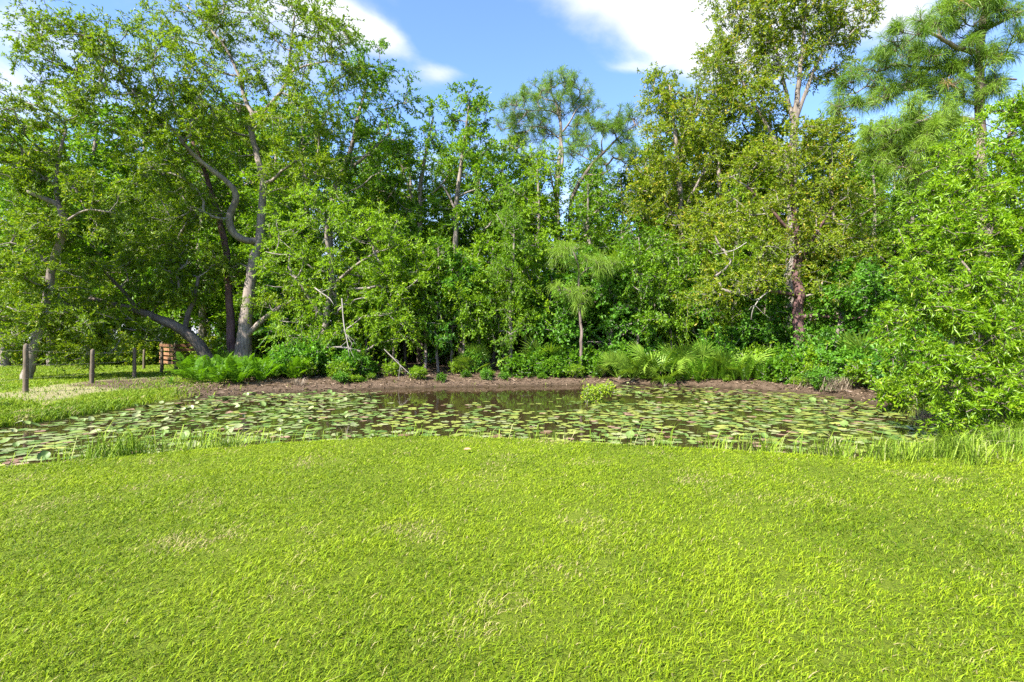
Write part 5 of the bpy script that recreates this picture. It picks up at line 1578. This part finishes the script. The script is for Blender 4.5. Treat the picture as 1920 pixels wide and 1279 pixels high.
def near_lawn():
    rng = np.random.default_rng(31)
    n = 370000
    # more blades near the viewer
    u = rng.uniform(0, 1, n)
    y = 1.5 + (9.2 - 1.5) * u ** 1.15
    x = rng.uniform(-1, 1, n) * (y * 1.06 + .9)
    # gather into tufts
    tx = np.round((x + .02 * np.sin(y * 31)) / .06) * .06; ty = np.round((y + .02 * np.sin(x * 37)) / .06) * .06
    hsh = np.modf(np.sin(tx * 127.1 + ty * 311.7) * 43758.5453)[0]
    hs2 = np.modf(np.sin(tx * 269.5 + ty * 183.3) * 43758.5453)[0]
    pull = rng.uniform(0, .75, n) * (np.abs(hsh) > .35)
    x += (tx + hsh * .05 - x) * pull * .3; y += (ty + hs2 * .05 - y) * pull * .3
    sd = pond_sd(x, y)
    big = wob(x, y, 3.1); mid = wob(x + 7, y - 3, 9.0)
    thin = wob(x * 1.7 + 3, y * 1.7, 12.0) + .5 * wob(x - 5, y + 2, 30.0)
    ok = (sd > .45) & (rng.uniform(-1.3, 1, n) < .75 + .4 * mid + .2 * big - 3.2 * np.clip(thin - .40, 0, 1))
    x, y, sd, big, mid, hsh = x[ok], y[ok], sd[ok], big[ok], mid[ok], hsh[ok]
    n = len(x)
    z = terrain(x, y, sd)
    far = np.clip((y - 2) / 7, 0, 1)
    h = rng.uniform(.012, .040, n) * (1 + .35 * mid) * (1 + .9 * (rng.uniform(0, 1, n) > .975)) * (1 - .15 * far)
    w = rng.uniform(.0028, .0056, n) * (1 + 1.3 * far)
    lean = rng.uniform(.2, 1.0, n) ** 2 * 1.9 + .1; curve = rng.uniform(.1, .6, n)
    tint = np.clip(.44 + .33 * rng.standard_normal(n) + .16 * mid + .14 * big + .12 * np.abs(hsh), 0, 1)
    gold = rng.uniform(0, .80, n) + (rng.uniform(0, 1, n) < .085) * .35
    return grass_object('lawn_grass', 'short sunlit yellow-green lawn grass filling the foreground', 'grass', np.stack([x, y, z - .003], 1), rng.uniform(0, 6.28, n), h, w, lean, curve, tint, gold)


near_lawn()


def bank_lawn():
    rng = np.random.default_rng(32)
    n = 70000
    y = 8.5 + 23 * rng.uniform(0, 1, n) ** 1.4
    x = -9.3 - rng.uniform(0, 1, n) * (y * 1.08 + 1.0 - 9.3)
    ok = (x < -9.3)
    x, y = x[ok], y[ok]
    sd = pond_sd(x, y)
    fd = np.abs(x - (-13.7 - .21 * (y - 15)))
    sandy = sstep(2.0, .9, fd) * sstep(12.6, 14, y) * sstep(22.5, 20, y)
    mul = zone_far(x, y)
    ok = (sd > .05) & (rng.uniform(0, 1, len(x)) > sandy * .85) & (rng.uniform(0, 1, len(x)) > mul * .93)
    x, y, sd = x[ok], y[ok], sd[ok]; n = len(x)
    edge = sstep(1.2, .2, sd)
    h = rng.uniform(.04, .10, n) * (1 + 1.3 * edge)
    w = rng.uniform(.009, .016, n) * (1 + y / 25)
    return grass_object('bank_grass', 'mown grass on the left bank and beyond the fence', 'grassbank', np.stack([x, y, terrain(x, y, sd) - .005], 1), rng.uniform(0, 6.28, n), h, w,
                        rng.uniform(.1, .9, n), rng.uniform(.1, .7, n), np.clip(.45 + .22 * rng.standard_normal(n), 0, 1), rng.uniform(0, .9, n))


bank_lawn()


def shore_grass():
    rng = np.random.default_rng(33)
    n = 210000
    x = rng.uniform(-12, 13, n); y = rng.uniform(5.8, 13.5, n)
    sd = pond_sd(x, y)
    px = 960 + x / y * FPX
    dens = np.interp(px, [0, 90, 140, 420, 470, 640, 720, 1000, 1150, 1300, 1420, 1560, 1700, 1900, 2000], [.10, .15, .95, .85, .25, .12, .16, .16, .16, .28, .5, .85, 1, 1, 1])
    width_out = np.interp(px, [0, 450, 900, 1400, 1600, 1900], [.75, .75, .62, .75, 1.0, 1.4])
    clump = np.clip(.30 + 1.7 * wob(x, y, 14), 0, 1)
    right_bank = (x > 7.5) & (y > 8.5)
    ok = (sd > -.30) & (sd < width_out) & (rng.uniform(0, 1, n) < dens * (.06 + .94 * clump) * np.where(sd < 0, .45, 1)) & ((y < 9.6) | right_bank)
    x, y, sd, px = x[ok], y[ok], sd[ok], px[ok]; n = len(x)
    z = np.maximum(terrain(x, y, sd), WATER_Z - .12)
    tall = np.interp(px, [0, 150, 400, 640, 1000, 1500, 1700, 1950], [.36, .54, .52, .46, .44, .42, .38, .38])
    h = tall * rng.uniform(.35, 1.25, n)
    w = rng.uniform(.007, .015, n)
    return grass_object('shore_grass', 'tall pale-green weedy grass fringing the near shore of the pond', 'grasstall', np.stack([x, y, z - .01], 1), rng.uniform(0, 6.28, n), h, w,
                        rng.uniform(.05, .8, n), rng.uniform(.1, .95, n), np.clip(.5 + .25 * rng.standard_normal(n), 0, 1), rng.uniform(0, .95, n))


shore_grass()


def far_weeds():
    """low green weeds at the far water line"""
    rng = np.random.default_rng(34)
    n = 30000
    x = rng.uniform(-10, 11, n); y = rng.uniform(12, 23, n)
    sd = pond_sd(x, y)
    cl = wob(x, y, 11)
    ok = (sd > -.08) & (sd < .5) & (rng.uniform(0, 1, n) < np.clip(cl * 2.6 - .9, 0, 1))
    x, y, sd = x[ok], y[ok], sd[ok]; n = len(x)
    return grass_object('waterline_weeds', 'low green weeds along the far water line', 'grassbank', np.stack([x, y, terrain(x, y, sd) - .01], 1), rng.uniform(0, 6.28, n), rng.uniform(.05, .18, n),
                        rng.uniform(.012, .025, n), rng.uniform(.1, .6, n), rng.uniform(.1, .6, n), np.clip(.6 + .2 * rng.standard_normal(n), 0, 1), rng.uniform(0, .8, n))


far_weeds()


def litter():
    rng = np.random.default_rng(35)
    n = 40000
    x = rng.uniform(-12, 12, n); y = rng.uniform(12, 25, n)
    sd = pond_sd(x, y)
    ok = (sd > .02) & (sd < 3.2) & (zone_far(x, y) > .4)
    x, y, sd = x[ok], y[ok], sd[ok]; n = len(x)
    z = terrain(x, y, sd) + rng.uniform(.004, .03, n)
    a = rng.uniform(0, 6.28, n)
    d = nrm(np.stack([np.cos(a), np.sin(a), rng.normal(0, .18, n)], 1))
    lv = Leaves()
    lv.blades(np.stack([x, y, z], 1), d, nrm(rng.normal(0, .3, (n, 3)) + np.array([0, 0, 1])), rng.uniform(.08, .28, n), rng.uniform(.012, .05, n), rng.uniform(0, 1, n), np.zeros(n))
    o = lv.build('leaf_litter', M['litter'])
    tag(o, 'dry brown leaf litter and pine straw on the far bank', 'litter', kind='stuff')


litter()


def dead_clump(px, py, Y, s, label, n=160, seed=1):
    rng = np.random.default_rng(seed)
    b = B(px, Y)
    p = rng.normal(0, .12 * s, (n, 3)); p[:, 0] *= 2.2; p[:, 2] = -.02
    a = rng.uniform(0, 6.28, n)
    v, f, t, g = blades_mesh(p, a, rng.uniform(.25, .65, n) * s, rng.uniform(.008, .016, n), rng.uniform(.2, .9, n), rng.uniform(.3, .9, n), rng.uniform(0, 1, n), rng.uniform(0, .9, n))
    me = mesh_np('dead_grass_clump', v, f, 3, M['deadgrass'], {'tint': t, 'gold': g})
    o = link('dead_grass_clump', me, None, tuple(b))
    tag(o, label, 'dead grass', 'clumps of dead grass')


dead_clump(1575, 735, 17.2, 1.2, 'arching grey clump of dead grass at the right corner of the pond', 260, 1)
dead_clump(1520, 735, 18.4, .8, 'low straw-coloured dead grass left of the grey clump', 160, 2)
dead_clump(1745, 770, 11.9, .7, 'dead brown grass hanging in the water under the lime bush', 200, 3)
dead_clump(555, 738, 19.0, .6, 'pale dead twiggy tuft at the water line below the fern mound', 120, 4)

# a fallen leaf on the lawn
me = bpy.data.meshes.new('fallen_leaf')
vv = [(-.05, 0, 0), (-.02, .028, .012), (.03, .024, .016), (.055, 0, .006), (.03, -.024, .014), (-.02, -.028, .01), (0, 0, .002)]
me.from_pydata(vv, [], [[i, (i + 1) % 6, 6] for i in range(6)]); me.materials.append(M['straw']); me.update()
p = W(876, 851, 6.83)
o = link('fallen_leaf', me, None, (p[0], 6.83, gz(p[0], 6.83) + .055)); o.rotation_euler = (.2, .1, .4)
tag(o, 'dry tan fallen leaf lying on the lawn below the middle of the pond', 'leaf')
